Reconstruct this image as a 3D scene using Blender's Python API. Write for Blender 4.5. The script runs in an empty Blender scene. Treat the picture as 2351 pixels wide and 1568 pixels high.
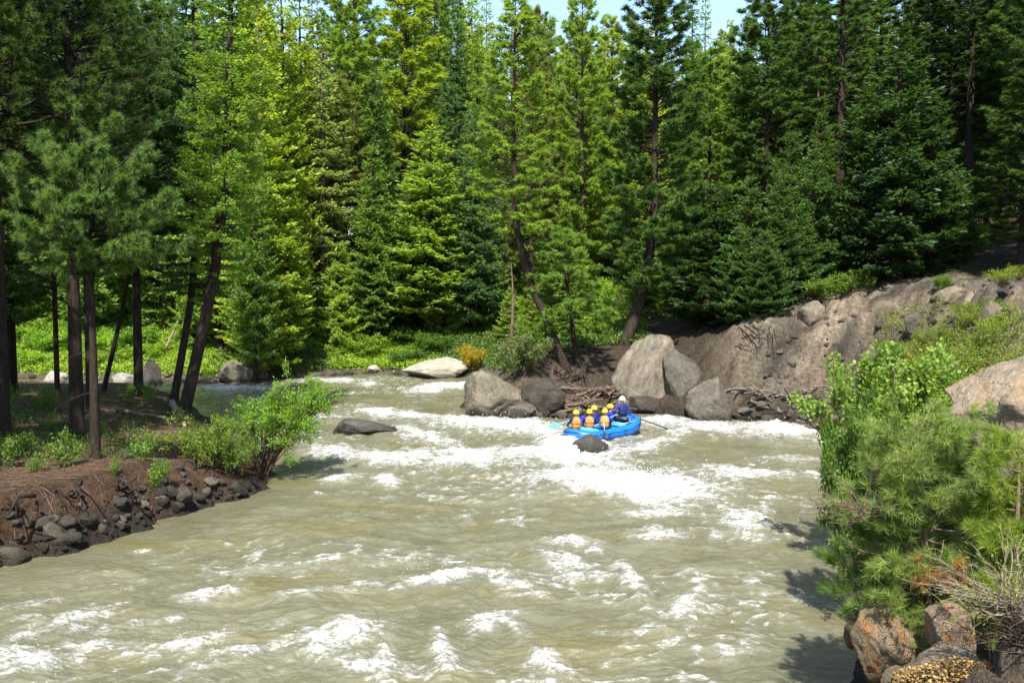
import bpy, math, random
import numpy as np

# ------------------------------------------------------------------ camera, world, sun, exposure
S = bpy.context.scene
COL = S.collection
CAM_H = 6.0
F = 2000.0                      # focal length in pixels of a 2351 px wide picture
PITCH = math.atan(104 / F)
cd = bpy.data.cameras.new('camera')
cd.lens = 36 * F / 2351
cd.clip_end = 3000
cd.clip_start = 0.05
cam = bpy.data.objects.new('camera', cd)
COL.objects.link(cam)
cam.location = (0, 0, CAM_H)
cam.rotation_euler = (math.radians(90) - PITCH, 0, 0)
S.camera = cam

TO_SUN = np.array((-0.04, -0.70, 0.95))
TO_SUN /= np.linalg.norm(TO_SUN)
SUN_EL = math.asin(TO_SUN[2])
SUN_AZ = math.atan2(TO_SUN[0], TO_SUN[1])      # from +Y towards +X
w = bpy.data.worlds.new('World')
S.world = w
w.use_nodes = True
nt = w.node_tree
bg = nt.nodes['Background']
sky = nt.nodes.new('ShaderNodeTexSky')
sky.sky_type = 'NISHITA'
sky.sun_disc = False
sky.sun_elevation = SUN_EL
sky.sun_rotation = SUN_AZ
sky.air_density = 1.0
sky.dust_density = 1.0
nt.links.new(sky.outputs[0], bg.inputs[0])
bg.inputs[1].default_value = 0.15
sl = bpy.data.lights.new('sun', 'SUN')
sl.energy = 5.0
sl.angle = math.radians(0.5)
sl.color = (1.0, 0.95, 0.86)
so = bpy.data.objects.new('sun', sl)
COL.objects.link(so)
from mathutils import Vector, Matrix
so.rotation_euler = Vector(TO_SUN).to_track_quat('Z', 'Y').to_euler()
S.view_settings.view_transform = 'Standard'
S.view_settings.look = 'None'
S.view_settings.exposure = 1.32
S.view_settings.gamma = 1.0
S.render.engine = 'CYCLES'
S.cycles.max_bounces = 7
S.cycles.diffuse_bounces = 5
S.cycles.glossy_bounces = 2
S.cycles.transmission_bounces = 4
S.cycles.transparent_max_bounces = 4
S.cycles.use_denoising = True

rng = np.random.default_rng(7)
random.seed(7)


# ------------------------------------------------------------------ picture <-> place
def ray(u, v):
    dx, dz = (u - 1175.5) / F, -(v - 784) / F
    y = math.cos(PITCH) + math.sin(PITCH) * dz
    z = -math.sin(PITCH) + math.cos(PITCH) * dz
    return dx / y, z / y


def P(u, v, Y):
    rx, rz = ray(u, v)
    return np.array((rx * Y, Y, CAM_H + rz * Y))


def G(u, v, z=0.0):
    rx, rz = ray(u, v)
    Y = (z - CAM_H) / rz
    return np.array((rx * Y, Y))


# ------------------------------------------------------------------ noise
def perlin(x, y, seed=0):
    r = np.random.default_rng(seed)
    perm = r.permutation(256)
    perm = np.concatenate([perm, perm, perm])
    ga = r.uniform(0, 2 * math.pi, 256)
    gx, gy = np.cos(ga), np.sin(ga)
    xi, yi = np.floor(x).astype(int), np.floor(y).astype(int)
    xf, yf = x - xi, y - yi
    xi &= 255
    yi &= 255
    u = xf * xf * xf * (xf * (xf * 6 - 15) + 10)
    v = yf * yf * yf * (yf * (yf * 6 - 15) + 10)

    def g(ix, iy, dx, dy):
        h = perm[perm[ix] + iy]
        return gx[h] * dx + gy[h] * dy
    a = g(xi, yi, xf, yf)
    b = g((xi + 1) & 255, yi, xf - 1, yf)
    c = g(xi, (yi + 1) & 255, xf, yf - 1)
    d = g((xi + 1) & 255, (yi + 1) & 255, xf - 1, yf - 1)
    return ((a + u * (b - a)) * (1 - v) + (c + u * (d - c)) * v) * 1.5


def fbm(x, y, octaves=4, seed=0, gain=0.5, lac=2.03):
    t, amp, n = 0.0, 1.0, 0.0
    for i in range(octaves):
        t = t + amp * perlin(x, y, seed + i)
        n += amp
        amp *= gain
        x, y = x * lac + 13.7, y * lac - 7.3
    return t / n


def noise3(p, seed=0, octaves=3):
    t, amp = 0.0, 1.0
    for i in range(octaves):
        q = p * (1.9 ** i)
        t = t + amp * (perlin(q[:, 0] + 3.1 * i, q[:, 1] + .7 * q[:, 2], seed + i) + perlin(q[:, 1] - 5.2, q[:, 2] + .6 * q[:, 0], seed + 40 + i)
                       + perlin(q[:, 2] + 9.7, q[:, 0] - .5 * q[:, 1], seed + 80 + i)) / 2
        amp *= .5
    return t


def sstep(a, b, x):
    t = np.clip((x - a) / (b - a), 0, 1)
    return t * t * (3 - 2 * t)


# ------------------------------------------------------------------ mesh helpers
def mesh_from(name, V, faces, mats=(), tint=None, col=None, smooth=False, attrs=None, mat_idx=None):
    """V (n,3); faces: list of (k,3) or (k,4) int arrays."""
    me = bpy.data.meshes.new(name)
    V = np.asarray(V, dtype=np.float32)
    faces = [np.asarray(f, dtype=np.int32) for f in faces if len(f)]
    nl = sum(f.size for f in faces)
    npoly = sum(len(f) for f in faces)
    me.vertices.add(len(V))
    me.vertices.foreach_set('co', V.ravel())
    me.loops.add(nl)
    me.loops.foreach_set('vertex_index', np.concatenate([f.ravel() for f in faces]))
    me.polygons.add(npoly)
    tot = np.concatenate([np.full(len(f), f.shape[1], dtype=np.int32) for f in faces])
    start = np.concatenate([[0], np.cumsum(tot)[:-1]]).astype(np.int32)
    me.polygons.foreach_set('loop_start', start)
    me.polygons.foreach_set('loop_total', tot)
    me.polygons.foreach_set('use_smooth', np.full(npoly, smooth, dtype=bool))
    if mat_idx is not None:
        me.polygons.foreach_set('material_index', np.asarray(mat_idx, dtype=np.int32))
    me.update(calc_edges=True)
    if tint is not None:
        a = me.attributes.new('tint', 'FLOAT', 'POINT')
        a.data.foreach_set('value', np.asarray(tint, dtype=np.float32))
    for k, arr in (attrs or {}).items():
        a = me.attributes.new(k, 'FLOAT', 'POINT')
        a.data.foreach_set('value', np.asarray(arr, dtype=np.float32))
    if col is not None:
        a = me.attributes.new('base_col', 'FLOAT_COLOR', 'POINT')
        c4 = np.ones((len(V), 4), dtype=np.float32)
        c4[:, :3] = col
        a.data.foreach_set('color', c4.ravel())
    for m in mats:
        me.materials.append(m)
    return me


def link(name, me, parent=None, loc=(0, 0, 0), color=None):
    o = bpy.data.objects.new(name, me)
    COL.objects.link(o)
    if parent is not None:
        o.parent = parent
    o.location = loc
    if color is not None:
        o.color = (color[0], color[1], color[2], 1)
    return o


def tag(o, label=None, cat=None, group=None, kind=None):
    if label: o['label'] = label
    if cat: o['category'] = cat
    if group: o['group'] = group
    if kind: o['kind'] = kind
    return o


def empty(name, loc, label, cat, group=None, rotz=0):
    o = bpy.data.objects.new(name, None)
    COL.objects.link(o)
    o.location = loc
    o.rotation_euler = (0, 0, rotz)
    o.empty_display_size = .2
    return tag(o, label, cat, group)


class Geo:
    """collects shapes into one mesh"""
    def __init__(s):
        s.V, s.F3, s.F4, s.T, s.n = [], [], [], [], 0

    def add(s, V, f3=None, f4=None, tint=None):
        V = np.asarray(V, dtype=float)
        if f3 is not None and len(f3): s.F3.append(np.asarray(f3) + s.n)
        if f4 is not None and len(f4): s.F4.append(np.asarray(f4) + s.n)
        s.V.append(V)
        s.T.append(np.full(len(V), .5) if tint is None else np.broadcast_to(np.asarray(tint, dtype=float), (len(V),)))
        s.n += len(V)

    def tube(s, pts, rad, seg=6, cap=True, tint=None, flat=None):
        pts = np.asarray(pts, dtype=float)
        n = len(pts)
        rad = np.broadcast_to(np.asarray(rad, dtype=float), (n,))
        tan = np.gradient(pts, axis=0)
        tan /= np.linalg.norm(tan, axis=1)[:, None] + 1e-9
        ref = np.array((0, 0, 1.0)) if abs(tan[:, 2]).mean() < .8 else np.array((1.0, 0, 0))
        a = np.cross(tan, ref)
        a /= np.linalg.norm(a, axis=1)[:, None] + 1e-9
        b = np.cross(tan, a)
        th = np.linspace(0, 2 * math.pi, seg, endpoint=False)
        fl = 1.0 if flat is None else flat
        V = pts[:, None, :] + rad[:, None, None] * (np.cos(th)[None, :, None] * a[:, None, :] + fl * np.sin(th)[None, :, None] * b[:, None, :])
        V = V.reshape(-1, 3)
        i = np.arange(n - 1)[:, None] * seg
        j = np.arange(seg)[None, :]
        k = (j + 1) % seg
        f4 = np.stack([i + j, i + k, i + seg + k, i + seg + j], -1).reshape(-1, 4)
        f3 = None
        if cap:
            c0, c1 = len(V), len(V) + 1
            V = np.concatenate([V, pts[:1], pts[-1:]])
            jj = np.arange(seg)
            kk = (jj + 1) % seg
            o = (n - 1) * seg
            f3 = np.concatenate([np.stack([np.full(seg, c0), kk, jj], -1), np.stack([np.full(seg, c1), o + jj, o + kk], -1)])
        s.add(V, f3, f4, tint)

    def cards(s, base, d, side, ln, wd, tint):
        """leaf shaped quads: base point, direction, side vector"""
        base, d, side = np.asarray(base), np.asarray(d), np.asarray(side)
        ln, wd = np.asarray(ln)[:, None], np.asarray(wd)[:, None]
        mid = base + d * ln * .55
        V = np.stack([base, mid + side * wd / 2, base + d * ln, mid - side * wd / 2], 1).reshape(-1, 3)
        n = len(base)
        s.add(V, None, np.arange(4 * n).reshape(n, 4), np.repeat(tint, 4))

    def needles(s, base, d, side, ln, wd, tint):
        base, d, side = np.asarray(base), np.asarray(d), np.asarray(side)
        ln, wd = np.asarray(ln)[:, None], np.asarray(wd)[:, None]
        V = np.stack([base - side * wd / 2, base + side * wd / 2, base + d * ln], 1).reshape(-1, 3)
        n = len(base)
        s.add(V, np.arange(3 * n).reshape(n, 3), None, np.repeat(tint, 3))

    def mesh(s, name, mats, smooth=False):
        V = np.concatenate(s.V)
        fs = []
        if s.F3: fs.append(np.concatenate(s.F3))
        if s.F4: fs.append(np.concatenate(s.F4))
        return mesh_from(name, V, fs, mats, tint=np.concatenate(s.T), smooth=smooth)


def unit(v):
    v = np.asarray(v, dtype=float)
    return v / (np.linalg.norm(v, axis=-1, keepdims=True) + 1e-9)


# ------------------------------------------------------------------ materials
def new_mat(name):
    m = bpy.data.materials.new(name)
    m.use_nodes = True
    n = m.node_tree.nodes
    n.clear()
    out = n.new('ShaderNodeOutputMaterial')
    return m, n, m.node_tree.links, out


def mixc(n, l, fac, a, b, mode='MIX'):
    x = n.new('ShaderNodeMix')
    x.data_type = 'RGBA'
    x.blend_type = mode
    for sock, val in ((x.inputs['Factor'], fac), (x.inputs[6], a), (x.inputs[7], b)):
        if isinstance(val, (int, float)):
            sock.default_value = val
        elif isinstance(val, tuple):
            sock.default_value = (*val, 1) if len(val) == 3 else val
        else:
            l.new(val, sock)
    return x.outputs[2]


def noise_node(n, l, scale, detail=4, rough=.55, vec=None, dist=0.0):
    t = n.new('ShaderNodeTexNoise')
    t.inputs['Scale'].default_value = scale
    t.inputs['Detail'].default_value = detail
    t.inputs['Roughness'].default_value = rough
    t.inputs['Distortion'].default_value = dist
    if vec is not None: l.new(vec, t.inputs['Vector'])
    return t.outputs['Fac']


def ramp(n, l, fac, stops):
    r = n.new('ShaderNodeValToRGB')
    e = r.color_ramp.elements
    e[0].position, e[0].color = stops[0][0], (*stops[0][1], 1)
    e[1].position, e[1].color = stops[-1][0], (*stops[-1][1], 1)
    for p, c in stops[1:-1]:
        x = e.new(p)
        x.color = (*c, 1)
    l.new(fac, r.inputs[0])
    return r.outputs[0]


def bump(n, l, h, strength=.5, dist=.05):
    b = n.new('ShaderNodeBump')
    b.inputs['Strength'].default_value = strength
    b.inputs['Distance'].default_value = dist
    l.new(h, b.inputs['Height'])
    return b.outputs[0]


def foliage_mat(name, trans=.5, warm=(1.58, 1.42, .6), cool=(.72, .78, .75)):
    m, n, l, out = new_mat(name)
    oi = n.new('ShaderNodeObjectInfo')
    at = n.new('ShaderNodeAttribute')
    at.attribute_name = 'tint'
    lo = mixc(n, l, 1.0, oi.outputs['Color'], cool, 'MULTIPLY')
    hi = mixc(n, l, 1.0, oi.outputs['Color'], warm, 'MULTIPLY')
    c = mixc(n, l, at.outputs['Fac'], lo, hi)
    d = n.new('ShaderNodeBsdfDiffuse')
    t = n.new('ShaderNodeBsdfTranslucent')
    l.new(c, d.inputs[0])
    tc = mixc(n, l, 1.0, c, (1.15, 1.1, .55), 'MULTIPLY')
    l.new(tc, t.inputs[0])
    mx = n.new('ShaderNodeMixShader')
    mx.inputs[0].default_value = trans
    l.new(d.outputs[0], mx.inputs[1])
    l.new(t.outputs[0], mx.inputs[2])
    g = n.new('ShaderNodeBsdfGlossy')
    g.inputs['Roughness'].default_value = .6
    g.inputs['Color'].default_value = (.8, .9, .9, 1)
    m2 = n.new('ShaderNodeMixShader')
    m2.inputs[0].default_value = .02
    l.new(mx.outputs[0], m2.inputs[1])
    l.new(g.outputs[0], m2.inputs[2])
    l.new(m2.outputs[0], out.inputs[0])
    return m


def bark_mat(name, a, b):
    m, n, l, out = new_mat(name)
    tc = n.new('ShaderNodeTexCoord')
    mp = n.new('ShaderNodeMapping')
    mp.inputs['Scale'].default_value = (6, 6, 1.2)
    l.new(tc.outputs['Object'], mp.inputs[0])
    f = noise_node(n, l, 2.2, 6, .65, mp.outputs[0])
    c = ramp(n, l, f, [(.3, a), (.7, b)])
    p = n.new('ShaderNodeBsdfPrincipled')
    p.inputs['Roughness'].default_value = .9
    p.inputs['Specular IOR Level'].default_value = .15
    l.new(c, p.inputs['Base Color'])
    l.new(bump(n, l, f, .8, .06), p.inputs['Normal'])
    l.new(p.outputs[0], out.inputs[0])
    return m


def rock_mat(name, dark, mid, light, stain=None, scale=1.5, rough=.85):
    m, n, l, out = new_mat(name)
    tc = n.new('ShaderNodeTexCoord')
    oi = n.new('ShaderNodeObjectInfo')
    ad = n.new('ShaderNodeVectorMath')
    l.new(tc.outputs['Object'], ad.inputs[0])
    cb = n.new('ShaderNodeCombineXYZ')
    mu = n.new('ShaderNodeMath')
    mu.operation = 'MULTIPLY'
    mu.inputs[1].default_value = 40
    l.new(oi.outputs['Random'], mu.inputs[0])
    l.new(mu.outputs[0], cb.inputs[0])
    l.new(cb.outputs[0], ad.inputs[1])
    vec = ad.outputs[0]
    f = noise_node(n, l, scale, 8, .68, vec)
    f2 = noise_node(n, l, scale * 7, 5, .6, vec)
    c = ramp(n, l, f, [(.32, dark), (.52, mid), (.72, light)])
    c = mixc(n, l, .35, c, ramp(n, l, f2, [(.3, dark), (.7, light)]))
    if stain:
        f3 = noise_node(n, l, scale * .8, 4, .6, vec, .6)
        s = ramp(n, l, f3, [(.52, (0, 0, 0)), (.66, (.95, .95, .95))])
        sep = n.new('ShaderNodeSeparateColor')
        l.new(s, sep.inputs[0])
        c = mixc(n, l, sep.outputs[0], c, stain)
    var = n.new('ShaderNodeMapRange')
    var.inputs['To Min'].default_value = .6
    var.inputs['To Max'].default_value = 1.55
    l.new(oi.outputs['Random'], var.inputs[0])
    c = mixc(n, l, 1.0, c, ramp(n, l, oi.outputs['Random'], [(0, (1.06, .98, .86)), (.35, (.97, .99, 1.0)), (.6, (1.0, 1.0, .88)), (.8, (1.06, 1.0, .92)), (1, (.95, .98, 1.02))]), 'MULTIPLY')
    hs = n.new('ShaderNodeHueSaturation')
    l.new(var.outputs[0], hs.inputs['Value'])
    l.new(c, hs.inputs['Color'])
    p = n.new('ShaderNodeBsdfPrincipled')
    p.inputs['Specular IOR Level'].default_value = .3
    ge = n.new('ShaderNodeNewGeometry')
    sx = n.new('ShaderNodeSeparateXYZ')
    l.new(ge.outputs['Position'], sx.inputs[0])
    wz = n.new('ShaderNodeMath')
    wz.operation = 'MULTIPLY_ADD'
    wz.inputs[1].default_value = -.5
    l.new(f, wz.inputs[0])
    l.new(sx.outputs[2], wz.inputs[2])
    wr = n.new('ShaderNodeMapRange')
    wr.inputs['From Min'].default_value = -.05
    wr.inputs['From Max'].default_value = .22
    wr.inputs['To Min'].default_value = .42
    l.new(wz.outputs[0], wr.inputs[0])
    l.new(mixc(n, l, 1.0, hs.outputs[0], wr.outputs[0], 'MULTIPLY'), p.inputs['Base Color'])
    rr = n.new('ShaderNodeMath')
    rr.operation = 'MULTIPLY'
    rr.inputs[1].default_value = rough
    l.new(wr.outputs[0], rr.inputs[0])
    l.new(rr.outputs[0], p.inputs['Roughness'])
    vo = n.new('ShaderNodeTexVoronoi')
    vo.feature = 'DISTANCE_TO_EDGE'
    vo.inputs['Scale'].default_value = scale * .9
    l.new(vec, vo.inputs['Vector'])
    cr = n.new('ShaderNodeMath')
    cr.operation = 'MINIMUM'
    cr.inputs[1].default_value = .03
    l.new(vo.outputs['Distance'], cr.inputs[0])
    crm = n.new('ShaderNodeMath')
    crm.operation = 'MULTIPLY_ADD'
    crm.inputs[1].default_value = 6.0
    l.new(cr.outputs[0], crm.inputs[0])
    l.new(f2, crm.inputs[2])
    l.new(bump(n, l, crm.outputs[0], .9, .10), p.inputs['Normal'])
    l.new(p.outputs[0], out.inputs[0])
    return m


def plain_mat(name, c, rough=.5, var=.15, scale=8, spec=.4):
    m, n, l, out = new_mat(name)
    tc = n.new('ShaderNodeTexCoord')
    f = noise_node(n, l, scale, 4, .6, tc.outputs['Object'])
    lo = tuple(x * (1 - var) for x in c)
    hi = tuple(min(1, x * (1 + var)) for x in c)
    p = n.new('ShaderNodeBsdfPrincipled')
    p.inputs['Roughness'].default_value = rough
    p.inputs['Specular IOR Level'].default_value = spec
    l.new(ramp(n, l, f, [(.3, lo), (.7, hi)]), p.inputs['Base Color'])
    l.new(bump(n, l, f, .15, .01), p.inputs['Normal'])
    l.new(p.outputs[0], out.inputs[0])
    return m


M_NEEDLE = foliage_mat('conifer_needles')
M_LEAF = foliage_mat('broad_leaves', .5, (1.45, 1.25, .7), (.65, .8, .8))
M_BARK = bark_mat('conifer_bark', (.010, .0075, .006), (.045, .032, .024))
M_BARKL = bark_mat('pale_bark', (.05, .035, .025), (.20, .15, .11))
M_TWIG = bark_mat('twig_bark', (.05, .035, .025), (.16, .11, .08))
M_LIMB = bark_mat('sapling_bark', (.09, .06, .04), (.26, .19, .13))
M_DEAD = bark_mat('dead_wood', (.12, .09, .07), (.36, .29, .23))
M_DRIFT = bark_mat('driftwood', (.045, .031, .022), (.17, .125, .09))
M_GREYW = bark_mat('grey_driftwood', (.05, .04, .032), (.20, .165, .135))
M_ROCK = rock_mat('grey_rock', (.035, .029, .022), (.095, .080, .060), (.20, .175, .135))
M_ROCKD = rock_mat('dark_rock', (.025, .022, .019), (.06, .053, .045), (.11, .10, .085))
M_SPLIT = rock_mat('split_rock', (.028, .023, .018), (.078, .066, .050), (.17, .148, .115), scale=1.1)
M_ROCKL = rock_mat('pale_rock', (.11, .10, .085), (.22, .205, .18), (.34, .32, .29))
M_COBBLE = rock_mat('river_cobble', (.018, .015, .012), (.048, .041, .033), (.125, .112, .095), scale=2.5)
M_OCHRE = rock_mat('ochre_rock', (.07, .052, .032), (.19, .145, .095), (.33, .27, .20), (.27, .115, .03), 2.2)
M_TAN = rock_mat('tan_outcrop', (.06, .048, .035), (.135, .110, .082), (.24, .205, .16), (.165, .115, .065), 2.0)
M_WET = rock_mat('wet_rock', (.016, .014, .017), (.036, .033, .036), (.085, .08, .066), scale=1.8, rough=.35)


# ------------------------------------------------------------------ ground
def vary(c, a, b):
    m_ = rng.uniform(a, b)
    return (c[0] * m_ * rng.uniform(.92, 1.08), c[1] * m_, c[2] * m_ * rng.uniform(.9, 1.15))


def g2(u, v): return tuple(G(u, v))


# shoreline of the river, (x, y) and the bank behind each point: height, width of the steep part, slope beyond it
LB = (1.45, 1.25, .05)
PB = (1.0, 3.0, .02)
FB = (.7, 3.0, .36)
R1 = (2.7, 4.2, .16)
R2 = (6.4, 6.0, .30)
R3 = (6.4, 6.2, .42)
R4 = (4.4, 5.2, .06)
SHORE = [((-60, -5), LB), ((-28, 6), LB), ((-17, 13), LB), (g2(0, 1312), LB), (g2(60, 1290), LB), (g2(250, 1240), LB), (g2(400, 1190), LB),
         (g2(540, 1150), (1.2, 2.2, .03)), (g2(612, 1107), (.8, 2, .03)), (g2(640, 1085), (.5, 2, .03)), (g2(560, 1015), (.6, 2, .03)), (g2(470, 950), PB), (g2(425, 926), PB),
         (g2(380, 908), PB), ((-32, 55), PB), ((-90, 52), PB),
         ((-90, 66), FB), ((-44, 64), FB), (g2(200, 874), FB), (g2(480, 881), FB), (g2(640, 869), FB), (g2(850, 858), FB), (g2(930, 862), FB),
         (g2(1085, 868), (1.2, 3, .3)), (g2(1118, 882), R1), (g2(1062, 930), R1), (g2(1085, 957), R1), (g2(1230, 964), R1), (g2(1330, 958), R1), (g2(1480, 948), R1),
         (g2(1600, 962), (3.6, 2.4, .25)), (g2(1700, 967), (4.6, 2.6, .35)), (g2(1790, 972), (5.0, 3.2, .4)), (g2(1860, 980), R2), (g2(1930, 985), R2), (g2(1960, 1100), R3), (g2(1990, 1250), R3), (g2(2010, 1400), (4.2, 4.2, .5)),
         (g2(1975, 1500), (3.5, 4.0, .5)), ((4.7, 12), (3.5, 4.6, .5)), ((1.5, 9.0), R4), ((-4, 5.8), R4), ((-14, -2), R4), ((-40, -18), R4)]
SP = np.array([s[0] for s in SHORE], dtype=float)
SQ = np.array([s[1] for s in SHORE], dtype=float)


def shore_dist(x, y):
    """signed distance to the water's edge (positive on land), weights of the banks"""
    x, y = np.atleast_1d(x).astype(float), np.atleast_1d(y).astype(float)
    n = len(SP)
    best = np.full(x.shape, 1e9)
    inside = np.zeros(x.shape, dtype=bool)
    wsum = np.zeros(x.shape)
    par = np.zeros(x.shape + (3,))
    for i in range(n):
        a, b = SP[i], SP[(i + 1) % n]
        ab = b - a
        t = np.clip(((x - a[0]) * ab[0] + (y - a[1]) * ab[1]) / (ab @ ab), 0, 1)
        d = np.hypot(x - a[0] - t * ab[0], y - a[1] - t * ab[1])
        if i < n - 1:
            best = np.minimum(best, d)
            wt = 1 / (d + .3) ** 4
            wsum += wt
            par += wt[..., None] * (SQ[i] * (1 - t[..., None]) + SQ[(i + 1) % n] * t[..., None])
        cond = (a[1] > y) != (b[1] > y)
        xi = a[0] + (y - a[1]) / (b[1] - a[1] + 1e-12) * ab[0]
        inside ^= cond & (x < xi)
    return np.where(inside, -best, best), par / wsum[..., None]


def ground_z(x, y, detail=True):
    x, y = np.atleast_1d(x).astype(float), np.atleast_1d(y).astype(float)
    d, par = shore_dist(x, y)
    d = d + np.where((x < -3) & (y < 34), .5 * perlin(x * .8, y * .8, 17) + .25 * perlin(x * 2.1, y * 2.1, 18), 0)
    d = d + .45 * fbm(x * .35, y * .35, 3, 11) + .15 * fbm(x * 1.5, y * 1.5, 2, 14)
    h, wd, sl = par[..., 0], par[..., 1], par[..., 2]
    t = np.clip(d / wd, 0, 1)
    steep = h * np.where(h < 2, t ** .75 * (1 - .25 * t) / .75, t ** .9)
    far = np.maximum(0, d - wd)
    z = steep + sl * np.minimum(far, 36) - .02 * np.maximum(0, far - 40)
    z = np.where(d < 0, np.maximum(-1.6, d * .45), z)
    hill = .36 * (np.minimum(y, 104) - 67) * sstep(64, 80, y)
    z = np.where(d > 3, np.maximum(z, hill), z)
    land = np.clip(d / 1.5, 0, 1)
    z = z + land * (.10 * fbm(x * .6, y * .6, 3, 21) + .25 * fbm(x * .12, y * .12, 2, 25))
    # eroded gullies and ledges on the high bare slope
    er = sstep(2.2, 5, h) * land * sstep(12, 5, d)
    q = fbm(x * .5, y * .22 + x * .3, 4, 31)
    led = fbm(x * .25 + 3, y * .25, 2, 47) + .9 * z / 3.0
    z = z + er * (.5 * (np.abs((led * 1.6) % 1 - .5) * 2 - .5) * sstep(-.2, .3, fbm(x * .3, y * .3, 2, 49)))
    al, pe = x * .86 + y * .5, -x * .5 + y * .86
    z = z + er * .5 * fbm(pe * 1.1, al * .2, 4, 151)
    z = z + er * (.85 * q - .8 * np.abs(perlin(x * .45 + .4 * y, y * .25, 37)) + .34 * fbm(x * 1.5, y * 1.5, 4, 41) - .3 * np.maximum(0, perlin(x * .9 + 3, y * .9 - x * .4, 43)))
    if detail:
        z = z + land * .05 * fbm(x * 2.2, y * 2.2, 3, 51)
    return z


def hit(u, v, y0=9.0, y1=150.0):
    rx, rz = ray(u, v)
    Y = np.linspace(y0, y1, 3000)
    g = ground_z(rx * Y, Y)
    f = (CAM_H + rz * Y) - g
    k = np.argmax(f < 0) if (f < 0).any() else len(Y) - 1
    return np.array((rx * Y[k], Y[k], g[k]))


def gz(x, y): return float(ground_z(np.array([x]), np.array([y]))[0])


def axis(a, b, step, lo, hi):
    core = np.arange(a, b + 1e-6, step)
    left, right = [], []
    s, p = step, a
    while p > lo:
        s *= 1.12
        p -= s
        left.append(p)
    s, p = step, b
    while p < hi:
        s *= 1.12
        p += s
        right.append(p)
    return np.concatenate([left[::-1], core, right])


def grid_faces(nr, nc):
    i = np.arange(nr - 1)[:, None] * nc
    j = np.arange(nc - 1)[None, :]
    return np.stack([i + j, i + j + 1, i + nc + j + 1, i + nc + j], -1).reshape(-1, 4)


def build_ground():
    xs = axis(-24, 27, .18, -900, 900)
    ys = axis(8, 60, .2, -300, 1500)
    X, Y = np.meshgrid(xs, ys)
    x, y = X.ravel(), Y.ravel()
    z = ground_z(x, y)
    d, par = shore_dist(x, y)
    # zones of ground
    litter = np.array((.125, .080, .053))
    forest = np.array((.050, .042, .024))
    green = np.array((.060, .085, .020))
    soil = np.array((.115, .101, .081))
    tan = np.array((.185, .150, .108))
    gravel = np.array((.11, .098, .08))
    n1 = fbm(x * .35, y * .35, 4, 61)
    n2 = fbm(x * 1.3, y * 1.3, 4, 66)
    c = np.tile(forest, (len(x), 1))

    def put(colour, wgt):
        nonlocal c
        wgt = np.clip(wgt, 0, 1)[:, None]
        c = c * (1 - wgt) + colour * wgt
    isleft = (x < -3) & (y < 57)
    put(litter, isleft * sstep(.9, 2.0, d))
    put(litter * .6, isleft * sstep(2.0, .9, d))
    put(green, isleft * sstep(.15, .5, n1 + .02 * (y - 34)) * .8)
    far = (y > 57) & (x < 2)
    put(green * 1.3, far * sstep(2.0, 4.5, d) * sstep(-.25, .25, n1 + .35))
    put(forest, far * sstep(12, 20, d))
    put(np.array((.14, .09, .058)), far * sstep(.15, .4, n2) * .8)
    put(gravel, (y > 50) * (x < 2) * sstep(2.6, 1.2, d))
    right = sstep(2.8, 4.5, par[:, 0]) * (x > 2)
    put(soil, right * sstep(.3, 1, d) * sstep(11, 8, d + 1.5 * n1))
    put(tan, right * sstep(-.15, .25, n1 + .5 * n2) * sstep(11, 8, d + 1.5 * n1) * .8)
    put(np.array((.085, .067, .052)), (par[:, 0] < 2.9) * (x > -3.5) * (y > 38) * (y < 57) * sstep(4.5, 3, d))
    put(np.array((.055, .044, .033)), sstep(3.2, 4.6, x) * sstep(12.2, 9.8, x + .8 * n1) * (y > 36) * sstep(8.0, 6.0, d + n1) * .85)  # dark undercut earth, with the shade of overhanging trees put into its colour
    put(np.array((.10, .08, .06)), (y < 12) * (x > -20) * .8)
    put(np.array((.035, .03, .025)), sstep(.45, .05, d))
    al, pe = x * .86 + y * .5, -x * .5 + y * .86
    st = fbm(pe * 1.1 + .3 * n1, al * .22, 4, 151) + .5 * fbm(pe * 2.6, al * .5, 3, 156)
    c = c * (1 + .3 * n2[:, None]) * (1 + (right * sstep(.5, 1.5, d))[:, None] * np.clip(1.0 * st, -.55, .9)[:, None])
    m, n, l, out = new_mat('ground_soil')
    at = n.new('ShaderNodeAttribute')
    at.attribute_name = 'base_col'
    tc = n.new('ShaderNodeTexCoord')
    f = noise_node(n, l, 5.0, 9, .7, tc.outputs['Object'])
    f2 = noise_node(n, l, 26.0, 4, .6, tc.outputs['Object'])
    k = ramp(n, l, f, [(.3, (.45, .45, .45)), (.5, (1, 1, 1)), (.72, (1.75, 1.6, 1.45))])
    cc = mixc(n, l, 1.0, at.outputs['Color'], k, 'MULTIPLY')
    cc = mixc(n, l, 1.0, cc, ramp(n, l, f2, [(.3, (.6, .6, .6)), (.7, (1.4, 1.35, 1.3))]), 'MULTIPLY')
    p = n.new('ShaderNodeBsdfPrincipled')
    p.inputs['Roughness'].default_value = .95
    p.inputs['Specular IOR Level'].default_value = .1
    l.new(cc, p.inputs['Base Color'])
    ad = n.new('ShaderNodeMath')
    ad.operation = 'MULTIPLY_ADD'
    ad.inputs[1].default_value = .35
    l.new(f2, ad.inputs[0])
    l.new(f, ad.inputs[2])
    l.new(bump(n, l, ad.outputs[0], 1.0, .3), p.inputs['Normal'])
    l.new(p.outputs[0], out.inputs[0])
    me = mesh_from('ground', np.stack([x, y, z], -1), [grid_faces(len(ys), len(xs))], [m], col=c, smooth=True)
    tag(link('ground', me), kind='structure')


build_ground()

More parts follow.
